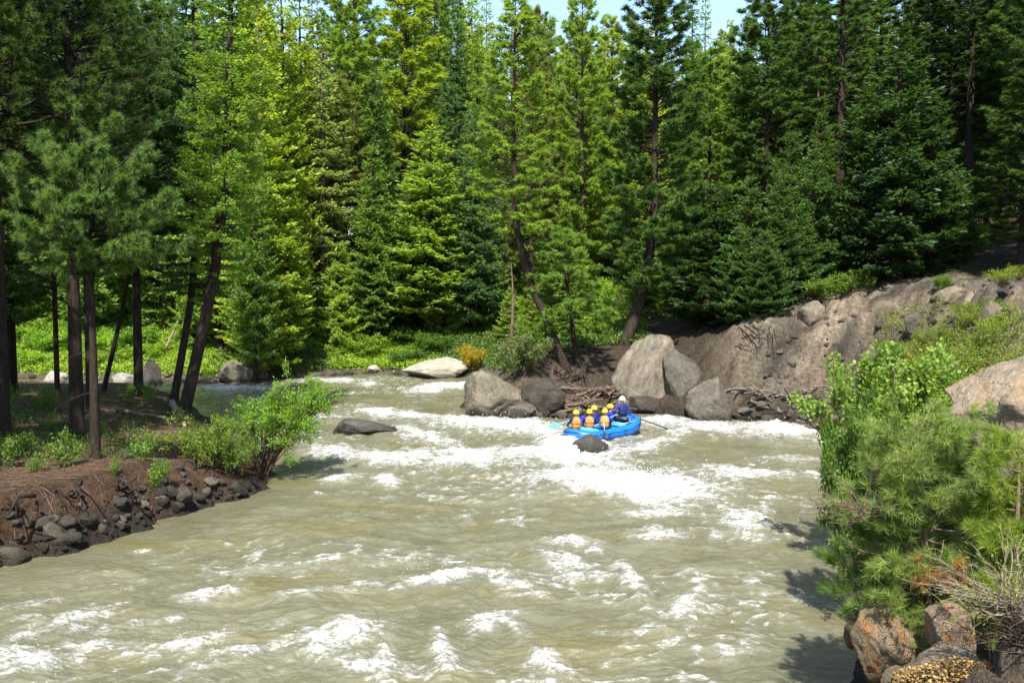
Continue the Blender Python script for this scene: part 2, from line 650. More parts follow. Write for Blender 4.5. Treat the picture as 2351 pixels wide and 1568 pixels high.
# ------------------------------------------------------------------ river
FOAM = [  # centre u, v, half width, half height, strength, tilt (px of rise per px)
    (470, 1381, 62, 13, 1.0, -.1), (150, 1436, 85, 20, .75, -.25), (30, 1472, 50, 14, .8, -.3), (45, 1540, 75, 32, 1.0, 0), (230, 1500, 200, 12, .7, -.02),
    (425, 1492, 85, 17, 1.0, -.15), (545, 1522, 75, 14, .9, -.1), (640, 1500, 60, 16, .8, -.25), (770, 1490, 95, 34, 1.0, -.1), (850, 1553, 95, 20, .9, .1), (1015, 1520, 30, 45, .85, .3),
    (690, 1380, 55, 10, .8, -.15), (780, 1372, 45, 10, .6, -.1), (835, 1354, 40, 15, .75, .2), (1010, 1346, 95, 14, 1.0, -.22), (1130, 1330, 60, 10, .9, -.05), (1180, 1360, 52, 13, .95, .15),
    (1130, 1440, 60, 22, .85, -.3), (1190, 1465, 25, 18, .8, .4), (1425, 1118, 190, 30, 1.25, .05), (1530, 1140, 95, 28, 1.2, .1), (1330, 1105, 95, 20, 1.1, .1), (1075, 1058, 85, 18, 1.1, -.1), (930, 1062, 75, 13, .95, -.1),
    (1270, 1045, 130, 20, 1.05, -.08), (1330, 1060, 90, 18, 1.1, 0), (1480, 1032, 75, 12, .85, -.25), (1160, 982, 130, 18, 1.05, .05), (1060, 970, 60, 14, .9, 0), (1250, 995, 45, 14, .9, 0), (1290, 1022, 50, 16, 1.0, 0), (1815, 996, 120, 20, 1.1, .06), (1640, 985, 90, 14, .9, .05), (1530, 972, 70, 12, .95, 0),
    (1715, 1092, 95, 14, .9, .1), (1885, 1094, 30, 9, .9, 0), (1830, 1060, 80, 8, .55, 0), (1500, 1190, 75, 14, .85, 0), (1520, 1243, 55, 17, .85, 0), (1720, 1212, 55, 26, .8, .2), (1320, 1252, 65, 14, .75, .05),
    (1305, 1302, 60, 18, .85, .2), (1340, 1330, 60, 10, .9, -.1), (1455, 1352, 38, 30, .95, .9), (1577, 1408, 45, 26, .8, -.2), (1610, 1345, 30, 12, .6, .5), (1025, 1560, 40, 14, .8, 0), (1250, 1545, 40, 24, .9, .1),
    (880, 1545, 28, 40, .8, .4), (880, 1105, 28, 8, .9, 0), (865, 951, 52, 11, 1.0, .1), (960, 962, 70, 12, .95, .1), (980, 1010, 75, 18, .85, .25), (855, 1058, 120, 20, .85, .08), (760, 1045, 60, 18, .8, 0), (775, 1104, 40, 8, .9, -.1), (888, 1111, 25, 7, 1.0, -.1),
    (1020, 891, 78, 10, 1.15, -.1), (845, 884, 30, 5, .8, 0), (760, 876, 85, 6, .85, 0), (535, 894, 85, 7, .9, 0), (600, 915, 60, 9, .5, 0), (740, 960, 60, 10, .6, 0), (650, 1010, 60, 12, .5, 0), (1560, 1000, 30, 7, .8, 0), (1440, 1010, 60, 6, .6, -.1),
    (315, 1272, 22, 5, .7, -.1), (728, 1137, 14, 4, .7, .2), (600, 1310, 120, 10, .45, -.15), (900, 1300, 160, 10, .45, -.1), (1750, 1428, 50, 4, .6, -.15), (1400, 1470, 60, 6, .45, 0), (60, 1400, 70, 9, .6, -.2), (380, 1440, 60, 8, .5, -.2),
    (1760, 1320, 120, 9, .35, .4), (1850, 1450, 90, 9, .3, .45), (1660, 1520, 90, 8, .35, .3), (1450, 1530, 70, 8, .45, 0), (200, 1460, 120, 12, .6, -.1), (620, 1450, 60, 8, .45, -.2),
]


def build_river():
    rows = []
    Yv = 6.5
    while Yv < 76:
        rows.append(Yv)
        Yv += max(.022, Yv * Yv / (CAM_H * 871) * .62)
    rows = np.array(rows)
    nc = 980
    s = np.linspace(-.78, .78, nc)
    x = (s[None, :] * (rows[:, None] + 1.5)).ravel()
    y = np.repeat(rows, nc)
    # pixel coordinates of the flat surface, used to lay the foam where it lies in the river
    uu = 1175.5 + F * x / y * 1.0014
    vv = 680 + F * CAM_H / y
    foam = np.zeros(len(x))
    wave = np.zeros(len(x))
    wx = fbm(x * .7, y * .35, 3, 71)
    for (u0, v0, hw, hh, st, tl) in FOAM:
        sel = (abs(uu - u0) < hw * 3.2) & (abs(vv - v0) < hh * 3.2 + hw * abs(tl))
        du = (uu[sel] - u0) / hw
        dv = (vv[sel] - v0 - tl * (uu[sel] - u0) + wx[sel] * hh * .9) / hh
        e = np.exp(-.5 * (du * du + dv * dv) * 1.25) * (.82 if v0 > 1290 else .95)
        foam[sel] = np.maximum(foam[sel], st * e)
        m_px = F / (CAM_H * F / max(20, v0 - 680))          # pixels per metre there
        bump_h = min(.30, .7 * hh / m_px) * min(1, st)
        dv2 = dv - .35
        wave[sel] = np.maximum(wave[sel], bump_h * np.exp(-.6 * (du * du * .8 + dv2 * dv2)))
    d, _ = shore_dist(x, y)
    calm = sstep(-.0, -2.5, d)
    lefty = np.exp(-np.maximum(0, -d) / 2.5) * (x < -2) * (y < 33)
    near = np.clip(y / 16, .8, 2.0)
    # travelling chop: long swells, cross chop, fine ripples
    wxx, wyy = x + .5 * fbm(x * .3, y * .3, 2, 91), y + .7 * fbm(x * .3 + 9, y * .3, 2, 92)
    sw = fbm(wxx * .38, wyy * .55, 3, 75)
    ch = fbm(wxx * .75 + .3 * wyy, wyy * 1.7, 3, 81)
    rp = fbm(wxx * 3.2 + 1.1 * wyy, wyy * 5.2, 3, 85)
    rp2 = np.abs(fbm(wxx * 2.1 - .6 * wyy, wyy * 4.4, 3, 131)) * -2
    ridge = 1 - np.abs(fbm(wxx * .85 - .25 * wyy, wyy * 1.35, 3, 95)) * 2
    amp = .35 + .65 * calm
    z = amp * (.19 * sw + .085 * ch + .034 * rp + .02 * rp2 + .04 * ridge * (.4 + .6 * calm)) * (1 - .6 * lefty)
    fl = fbm(x * 2.3, y * 3.1, 4, 101)
    fl2 = fbm(x * 7.5, y * 9.5, 3, 107)
    z += wave * (1 + .35 * fl) + foam * (.07 * fl + .06 * fl2)
    # broken white water: seeded patches plus thin crest foam
    crest = sstep(.62, .98, ridge + .35 * ch + .1 * fl) * (.12 + .5 * calm) * .85 * (1 - lefty)
    crest = np.maximum(crest, .46 * (1 - lefty) * sstep(.15, .75, fbm(x * .55, y * .8, 4, 141) + .35 * sw) * sstep(-.3, -2.0, d))
    crest *= sstep(-.25, .35, fbm(x * .18, y * .22, 2, 119) + .1 + .25 * np.clip(foam * 3, 0, 1))
    fm = np.maximum(foam * 1.1, crest)
    fm = np.clip(fm * (1 + .55 * fl) + .25 * (fl + .6 * fl2) * np.clip(fm * 3, 0, 1), 0, 1.3)
    edge = sstep(-.5, -.05, d) * sstep(.2, .8, .5 + fl) * .25 * (y > 28)
    fm = np.maximum(fm, edge)
    m, n, l, out = new_mat('silty_river_water')
    at = n.new('ShaderNodeAttribute')
    at.attribute_name = 'foam'
    tc = n.new('ShaderNodeTexCoord')
    mp = n.new('ShaderNodeMapping')
    mp.inputs['Scale'].default_value = (.55, 1.0, 1)
    l.new(tc.outputs['Object'], mp.inputs[0])
    f1 = noise_node(n, l, .55, 5, .6, mp.outputs[0], .4)
    f2 = noise_node(n, l, 9.0, 6, .65, mp.outputs[0], .5)
    f3 = noise_node(n, l, 30.0, 4, .6, mp.outputs[0], .2)
    silt = ramp(n, l, f1, [(.3, (.084, .080, .041)), (.5, (.116, .113, .070)), (.72, (.112, .094, .033))])
    def math2(op, a_, b_, c_=None):
        q_ = n.new('ShaderNodeMath')
        q_.operation = op
        for i_, v_ in enumerate((a_, b_, c_)):
            if v_ is None: continue
            if isinstance(v_, (int, float)): q_.inputs[i_].default_value = v_
            else: l.new(v_, q_.inputs[i_])
        return q_.outputs[0]
    mp2 = n.new('ShaderNodeMapping')
    mp2.inputs['Scale'].default_value = (.6, .9, 1)
    mp2.inputs['Rotation'].default_value = (0, 0, .35)
    l.new(tc.outputs['Object'], mp2.inputs[0])
    f4 = noise_node(n, l, 3.2, 6, .7, mp2.outputs[0], 1.2)
    lace = math2('ABSOLUTE', math2('SUBTRACT', f4, .5), 0)
    nz = math2('MULTIPLY_ADD', math2('SUBTRACT', f2, .5), 3.4, math2('MULTIPLY', math2('SUBTRACT', f3, .5), 2.4))
    nz = math2('SUBTRACT', nz, math2('MULTIPLY_ADD', lace, 5.0, -.34))
    F_ = at.outputs['Fac']
    tot = math2('MULTIPLY_ADD', nz, math2('MULTIPLY_ADD', F_, .75, .12), F_)
    mr = n.new('ShaderNodeMapRange')
    mr.interpolation_type = 'SMOOTHSTEP'
    mr.inputs['From Min'].default_value = .40
    mr.inputs['From Max'].default_value = 1.02
    l.new(tot, mr.inputs[0])
    mr2 = n.new('ShaderNodeMapRange')      # bubbles under the surface: paler water round the foam
    mr2.inputs['From Min'].default_value = .05
    mr2.inputs['From Max'].default_value = .7
    mr2.inputs['To Max'].default_value = .55
    l.new(tot, mr2.inputs[0])
    wc = mixc(n, l, mr2.outputs[0], silt, (.20, .205, .165))
    p = n.new('ShaderNodeBsdfPrincipled')
    p.inputs['Roughness'].default_value = .07
    p.inputs['IOR'].default_value = 1.36
    p.inputs['Specular IOR Level'].default_value = .75
    l.new(wc, p.inputs['Base Color'])
    bh = n.new('ShaderNodeMath')
    bh.operation = 'MULTIPLY_ADD'
    bh.inputs[1].default_value = .25
    l.new(f3, bh.inputs[0])
    l.new(f2, bh.inputs[2])
    l.new(bump(n, l, bh.outputs[0], .6, .09), p.inputs['Normal'])
    q = n.new('ShaderNodeBsdfPrincipled')
    q.inputs['Roughness'].default_value = .7
    q.inputs['Base Color'].default_value = (.345, .35, .34, 1)
    q.inputs['Specular IOR Level'].default_value = .2
    l.new(bump(n, l, f2, .9, .08), q.inputs['Normal'])
    mx = n.new('ShaderNodeMixShader')
    l.new(mr.outputs[0], mx.inputs[0])
    l.new(p.outputs[0], mx.inputs[1])
    l.new(q.outputs[0], mx.inputs[2])
    l.new(mx.outputs[0], out.inputs[0])
    me = mesh_from('river', np.stack([x, y, z], -1), [grid_faces(len(rows), nc)], [m], attrs={'foam': fm}, smooth=True)
    tag(link('river_water', me), kind='structure')


build_river()


# ------------------------------------------------------------------ conifers
def axis_fn(path):
    """path: list of (t 0..1, dx, dy) -> offset of the stem at t"""
    p = np.array(path, dtype=float)
    return lambda t: np.array((np.interp(t, p[:, 0], p[:, 1]), np.interp(t, p[:, 0], p[:, 2])))


def stem(g, H, r0, off, seg=9, flare=1.5):
    t = np.concatenate([[0, .008, .03], np.linspace(.07, 1, 16)])
    pts = np.array([(*off(k), k * H) for k in t])
    r = r0 * (1 - t) ** .85 + .012
    r[0] *= flare
    r[1] *= 1 + (flare - 1) * .5
    pts[0, 2] = -.4
    g.tube(pts, r, seg)


def spruce(seed, H, R, z0, name, dense=1.0, card=.24, wd=.10, droop=.25, profile=.85, r0=.2, path=((0, 0, 0), (1, 0, 0)), bark=None, ragged=.3, levels=None):
    r = np.random.default_rng(seed)
    off = axis_fn(path)
    g, c = Geo(), Geo()
    stem(g, H, r0, off)
    z = z0
    B, D, SD, LN, WD, T = [], [], [], [], [], []
    step = (H - z0) / (levels or max(20, (H - z0) / .42))
    while z < H - .15:
        t = (z - z0) / (H - z0)
        prof = (1 - t) ** profile * min(1, .55 + 3.5 * t)
        nb = 6 if t < .75 else 4
        a0 = r.uniform(0, 6.28)
        for k in range(nb):
            L = R * prof * (1 - ragged * r.random()) * (1.15 if r.random() < .12 else 1) + .12
            a = a0 + 6.283 * k / nb + r.normal(0, .25)
            up = .55 * t - droop * (1 - t) + r.normal(0, .07)
            zz = min(H - .1, z + r.normal(0, step * .8))
            o = off(zz / H)
            n = 6
            s = np.linspace(0, 1, n)
            rad = np.array((math.cos(a), math.sin(a), 0))
            lat = np.array((-math.sin(a), math.cos(a), 0))
            curve = up * s + .22 * s * s * (1 - t)
            pts = np.array((o[0], o[1], zz)) + rad * (L * s)[:, None] + np.array((0, 0, 1)) * (L * curve)[:, None]
            if L > .5:
                g.tube(pts, np.linspace(.018 + .008 * L, .004, n), 3, cap=False)
            m = max(4, int(L / .11 * dense))
            sv = np.sort(r.uniform(.12 if L < 1 else .22, 1, m))
            for sgn in (-1, 1):
                sl_ = (1 - sv) * .42 * L + .10
                kk = np.maximum(1, (sl_ / (card * .55)).astype(int) + 1)
                rep = np.repeat(np.arange(m), kk)
                idx = np.concatenate([np.arange(q) for q in kk])
                fr = (idx + r.uniform(0, .6, len(idx))) / kk[rep]
                bp = np.stack([np.interp(sv[rep], s, pts[:, i]) for i in range(3)], -1)
                dr = unit(rad * .75 + lat * sgn + np.array((0, 0, .05)) + r.normal(0, .16, (len(rep), 3)))
                base = bp + dr * (fr * sl_[rep])[:, None] + np.array((0, 0, -1)) * (fr * sl_[rep] * .18)[:, None]
                B.append(base)
                D.append(unit(dr + r.normal(0, .28, dr.shape) + np.array((0, 0, -.05))))
                LN.append(card * r.uniform(.7, 1.3, len(rep)))
                WD.append(wd * r.uniform(.7, 1.3, len(rep)))
                tipness = np.clip(.25 + .5 * fr + .25 * sv[rep], 0, 1)
                T.append(np.clip(.45 * tipness + r.normal(.12, .16) + r.normal(0, .12, len(rep)), 0, 1))
            # leading shoot
            B.append(pts[-1:])
            D.append(unit(pts[-1:] - pts[-2:-1]))
            LN.append(np.array([card * 1.2]))
            WD.append(np.array([wd]))
            T.append(np.array([.8]))
        z += step * r.uniform(.8, 1.2)
    for zt in np.linspace(H - .5, H, 7):
        a = r.uniform(0, 6.28)
        B.append(np.array([(*off(zt / H), zt)]))
        D.append(unit(np.array([(math.cos(a) * .5, math.sin(a) * .5, .8)])))
        LN.append(np.array([.25]))
        WD.append(np.array([.07]))
        T.append(np.array([.7]))
    B, D, LN, WD, T = map(np.concatenate, (B, D, LN, WD, T))
    side = unit(np.cross(D, unit(np.array((0, 0, 1.0)) + r.normal(0, .95, D.shape))))
    c.cards(B, D, side, LN, WD, T)
    return dict(trunk=g.mesh(name + '_trunk', [bark or M_BARK], True), crown=c.mesh(name + '_crown', [M_NEEDLE]), H=H, R=R)


def tufts(c, pts, dirs, r, n, ln, wd, spread=.9, tint=.45, tvar=.15):
    """bunches of long needles at points, pointing along dirs"""
    pts, dirs = np.asarray(pts), unit(np.asarray(dirs))
    k = len(pts)
    rep = np.repeat(np.arange(k), n)
    rv = unit(r.normal(0, 1, (k * n, 3)))
    d = unit(dirs[rep] * r.uniform(.15, 1.2, (k * n, 1)) + rv * spread)
    base = pts[rep] - dirs[rep] * (r.uniform(-.1, .55, (k * n, 1)) * ln)
    side = unit(np.cross(d, r.normal(0, 1, d.shape)))
    tt = np.clip(tint + r.normal(0, tvar, k)[rep] + r.normal(0, .1, k * n), 0, 1)
    c.needles(base, d, side, ln * r.uniform(.65, 1.1, k * n), wd * r.uniform(.8, 1.2, k * n), tt)


def pine(seed, H, R, z0, name, nper=28, ln=.31, wd=.05, step=.55, profile=.6, r0=.2, path=((0, 0, 0), (1, 0, 0)), up=.25, whorl=4, twigs=5, dead=0, bark=None, spread=.85, flatten=0.0, brad=1.0, inner=.35):
    r = np.random.default_rng(seed)
    off = axis_fn(path)
    g, c = Geo(), Geo()
    stem(g, H, r0, off)
    TP, TD = [], []
    z = z0
    while z < H - .2:
        t = (z - z0) / (H - z0)
        prof = (1 - t) ** profile * min(1, .6 + 2.2 * t)
        a0 = r.uniform(0, 6.28)
        for k in range(whorl if t < .85 else 3):
            L = R * prof * r.uniform(.55, 1.1) + .15
            a = a0 + 6.283 * k / whorl + r.normal(0, .4)
            rad = np.array((math.cos(a), math.sin(a), 0))
            lat = np.array((-math.sin(a), math.cos(a), 0))
            zz = z + r.normal(0, step * .3)
            o = off(zz / H)
            n = 7
            s = np.linspace(0, 1, n)
            u = (up + .7 * t * (1 - flatten)) + r.normal(0, .12) - .35 * (1 - t)
            wob = np.cumsum(r.normal(0, .03, n)) * L
            pts = np.array((o[0], o[1], zz)) + rad * (L * s)[:, None] + lat * wob[:, None] + np.array((0, 0, 1)) * (L * (u * s + .3 * s ** 2.2 * (1 - flatten)))[:, None]
            g.tube(pts, np.linspace(.02 + .012 * L, .006, n) * brad, 4, cap=False)
            m = max(2, int(twigs * (.4 + L / max(R, .1))))
            for q in range(m):
                sv = r.uniform(inner, .98)
                b = np.array([np.interp(sv, s, pts[:, i]) for i in range(3)])
                dr = unit(rad * .8 + lat * r.uniform(-1.2, 1.2) + np.array((0, 0, r.uniform(-.05, .5))))
                l2 = r.uniform(.12, .38) * L * (1.1 - sv) + .18
                e = b + dr * l2
                if L > .8:
                    g.tube(np.array([b, e]), [.008, .004], 3, cap=False)
                nt_ = max(1, int(l2 / .28))
                for w_ in range(nt_ + 1):
                    TP.append(b + dr * l2 * (1 - .55 * w_ / (nt_ + 1)) + r.normal(0, .03, 3))
                    TD.append(dr + np.array((0, 0, .25)))
            TP.append(pts[-1])
            TD.append(pts[-1] - pts[-2] + np.array((0, 0, .1 * L)))
        z += step * r.uniform(.75, 1.25)
    for zt in np.linspace(H - .5, H, 5):
        TP.append(np.array((*off(zt / H), zt)))
        TD.append(np.array((r.normal(0, .5), r.normal(0, .5), .7)))
    for k in range(dead):
        zz = r.uniform(.22, .95) * z0
        a = r.uniform(0, 6.28)
        L = r.uniform(.4, .9) * R * .7
        o = off(zz / H)
        s = np.linspace(0, 1, 5)
        pts = np.array((o[0], o[1], zz)) + np.array((math.cos(a), math.sin(a), 0)) * (L * s)[:, None] + np.array((0, 0, 1)) * (L * (-.15 * s - .2 * s * s))[:, None]
        g.tube(pts, np.linspace(.02, .004, 5), 3, cap=False)
    tufts(c, np.array(TP), np.array(TD), r, nper, ln, wd, spread)
    return dict(trunk=g.mesh(name + '_trunk', [bark or M_BARK], True), crown=c.mesh(name + '_crown', [M_NEEDLE]), H=H, R=R)


PROTO = {
    'spruce_full': [spruce(101, 22, 2.5, .6, 'full_spruce', bark=M_BARKL, droop=.28), spruce(102, 22, 2.6, 2.0, 'full_spruce_b', droop=.22)],
    'spruce_slim': [spruce(111, 22, 1.7, 2.5, 'slim_spruce', droop=.35, profile=.7), spruce(112, 24, 1.8, 4, 'slim_spruce_b', droop=.3, profile=.75)],
    'fir': [spruce(121, 20, 3.0, 1.5, 'fir', droop=.02, card=.27, wd=.11, profile=.75, ragged=.35), spruce(122, 20, 3.0, 3.0, 'fir_b', droop=-.02, card=.28, wd=.11, profile=.7, ragged=.42)],
    'fir_low': [spruce(131, 11, 3.0, .3, 'low_fir', dense=1.25, droop=.03, card=.22, wd=.10, profile=.72, ragged=.35, levels=30), spruce(132, 11, 3.1, .3, 'low_fir_b', dense=1.25, droop=-.05, card=.22, wd=.10, profile=.6, ragged=.4, levels=28)],
    'pine': [pine(141, 24, 2.6, 5, 'pine', dead=8, profile=.5, step=.42, twigs=7), pine(142, 24, 2.7, 3.5, 'pine_b', profile=.62, dead=8, step=.42, twigs=7), pine(143, 25, 2.5, 7, 'pine_c', dead=12, profile=.45, step=.42, twigs=7)],
    'pole': [pine(151, 26, 2.6, 9.5, 'tall_pine', dead=14, r0=.24), spruce(152, 26, 2.4, 9, 'tall_fir', r0=.24, droop=.2)],
}
TREES = []      # (x, y, radius) of every tree that stands


def put_tree(name, x, y, H, R, kind, color, label, cat='tree', group=None, var=None, rot=None, unique=None, sink=.1):
    pr = unique or PROTO[kind][(int(rng.integers(0, 99)) if var is None else var) % len(PROTO[kind])]
    z = gz(x, y)
    root = empty(name, (x, y, z - sink), label, cat, group, rng.uniform(0, 6.28) if rot is None else rot)
    sx = R / pr['R']
    root.scale = (sx, sx, (H + sink) / pr['H'])
    t = bpy.data.objects.new('trunk', pr['trunk'])
    k = bpy.data.objects.new('crown', pr['crown'])
    for o in (t, k):
        COL.objects.link(o)
        o.parent = root
    k.color = (*color, 1)
    TREES.append((x, y, R))
    return root


def tree_at(name, u, v, vtop, hw, kind, color, label, Y=None, **kw):
    if Y is None:
        x, y, z = hit(u, v)
    else:
        x, y = ray(u, 700)[0] * Y, Y
        z = gz(x, y)
    H = CAM_H + ray(u, vtop)[1] * y - z
    return put_tree(name, x, y, H, hw * 1.36 * y / F, kind, color, label, **kw)


YG = (.265, .365, .042)     # yellow green
LG = (.20, .32, .055)     # light green
MG = (.125, .225, .048)     # mid green
DG = (.068, .135, .040)     # dark green
BG = (.080, .155, .072)     # blue green
SG = (.22, .29, .12)     # sage
DK = (.044, .088, .028)

# far bank and the hillside behind it
tree_at('spruce_tree', 745, 785, 92, 86, 'spruce_full', SG, 'slender sage green spruce at the far bank with branches down to the ground', var=0)
tree_at('spruce_tree', 697, 772, -60, 55, 'spruce_slim', YG, 'tall thin spruce with a bare pole trunk beside the sage green spruce')
tree_at('pine_tree', 935, 0, -70, 104, 'pine', YG, 'broad yellow green pine with a sunlit crown reaching above the frame', Y=86, var=1)
tree_at('fir_tree', 990, 788, 292, 112, 'fir', LG, 'bushy light green fir with a pale bare leaning trunk at the far bank', var=1)
tree_at('fir_tree', 925, 768, 430, 62, 'fir', (.075, .14, .035), 'short pale green fir with thin trunk beside the bushy light green fir', var=0)
tree_at('spruce_tree', 1052, 0, 0, 42, 'spruce_slim', BG, 'narrow blue green spruce high on the hillside behind the light green firs', Y=97, var=0)
tree_at('spruce_tree', 1128, 0, 55, 44, 'spruce_full', SG, 'narrow yellowish spruce between the blue green spruce and the skyline gap', Y=92)
tree_at('fir_tree', 1092, 772, 250, 70, 'fir', BG, 'blue green fir with a dark straight trunk just behind the light green fir', var=0)
c9 = pine(201, 26, 2.1, 9.5, 'bent_pine', path=((0, 0, 0), (.14, -.9, 0), (.25, -1.7, .1), (.40, -2.2, .1), (.6, -2.3, 0), (1, -2.2, 0)), r0=.19, dead=10, whorl=4)
tree_at('pine_tree', 1300, 843, -14, 82, 'pine', LG, 'tall sunlit pine with a bent dark trunk rising from the rocky shore', unique=c9, rot=0)
c10 = pine(202, 9, 2.2, 2.4, 'young_pine', step=.4, path=((0, 0, 0), (.5, -.35, 0), (1, -.9, 0)), r0=.11, flatten=.7, up=.02)
tree_at('pine_tree', 1325, 836, 520, 90, 'pine', MG, 'young pine with flat spreading boughs beside the bent trunked pine', unique=c10, rot=0)
c11 = pine(203, 24, 2.5, 3.6, 'leaning_pine', path=((0, 0, 0), (.1, .6, .1), (.2, 1.0, .2), (.35, 1.25, .2), (1, 1.3, .2)), r0=.24, dead=12, nper=34, profile=.42, step=.4, twigs=8)
tree_at('pine_tree', 1433, 790, -80, 100, 'pine', DG, 'large dark pine with a thick leaning trunk above the great fractured boulder', unique=c11, rot=0)
tree_at('pine_tree', 1335, 0, -8, 70, 'pine', LG, 'light green pine behind the young pine, its tip touching the sky', Y=74, var=0)
tree_at('pine_tree', 1402, 0, 45, 66, 'pine', YG, 'yellow green pine with rounded top close to the large dark pine', Y=78, var=1)
tree_at('spruce_tree', 1583, 0, -16, 34, 'spruce_slim', MG, 'taller of the twin thin spires standing against the blue sky gap', Y=86, var=0)
tree_at('spruce_tree', 1612, 0, 2, 36, 'spruce_slim', LG, 'shorter of the twin thin spires against the blue sky gap', Y=84, var=1)
tree_at('fir_tree', 1668, 0, 48, 48, 'fir', YG, 'pale sunlit fir at the skyline beside the twin thin spires', Y=83)
tree_at('pine_tree', 1625, 0, 110, 80, 'pine', MG, 'mid green pine with a reddish trunk rising over the broad bushy fir', Y=60, var=1)
tree_at('fir_tree', 1640, 748, 425, 132, 'fir_low', (.036, .078, .022), 'broad bushy dark fir low behind the boulders, wider than tall', var=1)
tree_at('fir_tree', 2055, 640, 85, 158, 'fir_low', (.034, .078, .026), 'large dense conical fir standing at the top of the bare soil slope', var=0)
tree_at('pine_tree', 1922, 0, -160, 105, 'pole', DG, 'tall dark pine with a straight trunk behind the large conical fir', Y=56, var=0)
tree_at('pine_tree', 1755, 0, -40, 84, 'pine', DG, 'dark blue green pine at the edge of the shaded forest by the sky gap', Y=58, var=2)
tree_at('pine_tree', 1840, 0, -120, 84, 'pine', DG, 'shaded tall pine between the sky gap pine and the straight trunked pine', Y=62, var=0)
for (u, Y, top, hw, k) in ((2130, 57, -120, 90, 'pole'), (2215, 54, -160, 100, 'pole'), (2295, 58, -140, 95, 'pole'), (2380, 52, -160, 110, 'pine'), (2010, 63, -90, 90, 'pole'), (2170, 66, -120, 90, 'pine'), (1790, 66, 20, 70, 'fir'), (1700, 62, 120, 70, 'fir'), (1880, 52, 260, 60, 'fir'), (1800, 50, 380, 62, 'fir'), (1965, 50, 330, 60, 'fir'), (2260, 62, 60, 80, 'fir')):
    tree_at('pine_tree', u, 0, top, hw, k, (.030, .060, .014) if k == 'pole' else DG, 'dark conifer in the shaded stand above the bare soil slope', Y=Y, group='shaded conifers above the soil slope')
tree_at('pine_tree', 2342, 0, 140, 80, 'pine', (.05, .09, .02), 'lit green pine at the very edge above the bare slope', Y=43, var=1)

# left stand on the far side
for (u, Y, top, hw, k, c) in ((600, 63, -210, 92, 'spruce_full', YG), (655, 70, -130, 78, 'fir', YG), (560, 70, -160, 90, 'spruce_full', LG), (500, 66, -200, 100, 'fir', LG), (820, 82, -90, 74, 'pine', LG), (790, 94, -60, 60, 'pine', MG), (860, 72, 330, 62, 'fir', MG),
                              (585, 60, 300, 60, 'fir', MG), (660, 64, 380, 52, 'fir', LG), (440, 70, -120, 90, 'fir', MG), (380, 72, -140, 90, 'spruce_full', MG), (300, 74, -160, 100, 'fir', MG), (210, 70, -160, 100, 'fir', MG), (110, 74, -160, 100, 'spruce_full', MG), (20, 72, -160, 110, 'fir', MG), (865, 80, 160, 60, 'fir', DG)):
    tree_at('spruce_tree' if 'spruce' in k else ('pine_tree' if k == 'pine' else 'fir_tree'), u, 0, top, hw, k, c, 'tall conifer in the tight row along the far bank behind the leaning trunks', Y=Y, group='conifers in the row along the far bank')


# near bank: shaded pines and firs at the left
def path_from(pix, Y, H):
    """stem offsets that follow a leaning trunk seen at pix [(u, v)...]"""
    pts = [P(u, v, Y) for u, v in pix]
    b = pts[0]
    return [((p[2] - b[2]) / H, p[0] - b[0], 0) for p in pts] + [(1.01, pts[-1][0] - b[0], 0)]


def near_tree(name, u, v, vtop, hw, maker, color, label, r0, z0f, pix=None, seed=1, **kw):
    x, y, z = hit(u, v)
    H = CAM_H + ray(u, vtop)[1] * y - z
    R = hw * y / F
    path = path_from([(u, v)] + list(pix), y, H) if pix else ((0, 0, 0), (1, 0, 0))
    z0 = CAM_H + ray(u, z0f)[1] * y - z
    if maker == 'pine':
        pr = pine(seed, H, R, z0, name, path=path, r0=r0 * .8, nper=kw.pop('nper', 54), ln=.22, wd=.021, step=kw.pop('step', .38), twigs=kw.pop('twigs', 9), inner=.15, dead=kw.pop('dead', 10), profile=kw.pop('profile', .42), **kw)
    else:
        pr = spruce(seed, H, R, z0, name, path=path, r0=r0 * .85, card=.17, wd=.06, dense=kw.pop('dense', 1.7), **kw)
    return put_tree(name, x, y, H, R, '', color, label, unique=pr, rot=0)


near_tree('pine_tree', 8, 1005, -330, 300, 'pine', (.055, .10, .024), 'thick dark trunked pine cut off by the frame edge on the near bank', .30, 430, seed=301)
near_tree('fir_tree', 30, 905, -260, 190, 'spruce', (.055, .105, .03), 'rough barked fir just behind the edge trunk on the near bank', .26, 560, seed=302)
near_tree('pine_tree', 132, 908, -200, 200, 'pine', (.06, .12, .03), 'thin straight trunked pine between the edge trunks and the fat trunk', .15, 420, seed=303)
near_tree('pine_tree', 178, 1005, -300, 270, 'pine', (.06, .115, .027), 'fattest dark straight pine trunk on the near bank', .31, 400, seed=304)
near_tree('pine_tree', 206, 962, -260, 210, 'pine', (.06, .12, .03), 'slim trunk half hidden behind the fat dark pine', .15, 380, seed=305)
near_tree('pine_tree', 220, 1052, 385, 225, 'pine', (.105, .19, .06), 'foremost near bank pine with a low rounded lit crown of long needles', .17, 620, seed=306, nper=80, step=.24, twigs=13, profile=.35, dead=4)
near_tree('pine_tree', 236, 900, 60, 170, 'pine', (.06, .12, .03), 'thin pine leaning away from the fat trunk towards the river', .14, 500, pix=((262, 790), (285, 690), (300, 600), (310, 400)), seed=307)
near_tree('fir_tree', 396, 930, -330, 150, 'spruce', (.080, .16, .085), 'blue green drooping fir with leaning trunk beside the leaning dark pine', .22, 655, pix=((430, 740), (445, 640), (450, 400)), seed=308, droop=.35, ragged=.4)
near_tree('fir_tree', 418, 962, -420, 170, 'spruce', (.15, .26, .04), 'tall leaning dark trunk at the water edge with sunlit yellow green boughs', .31, 600, pix=((455, 800), (490, 640), (508, 500), (520, 380), (530, 0)), seed=309, ragged=.6, droop=.12, dense=1.15)
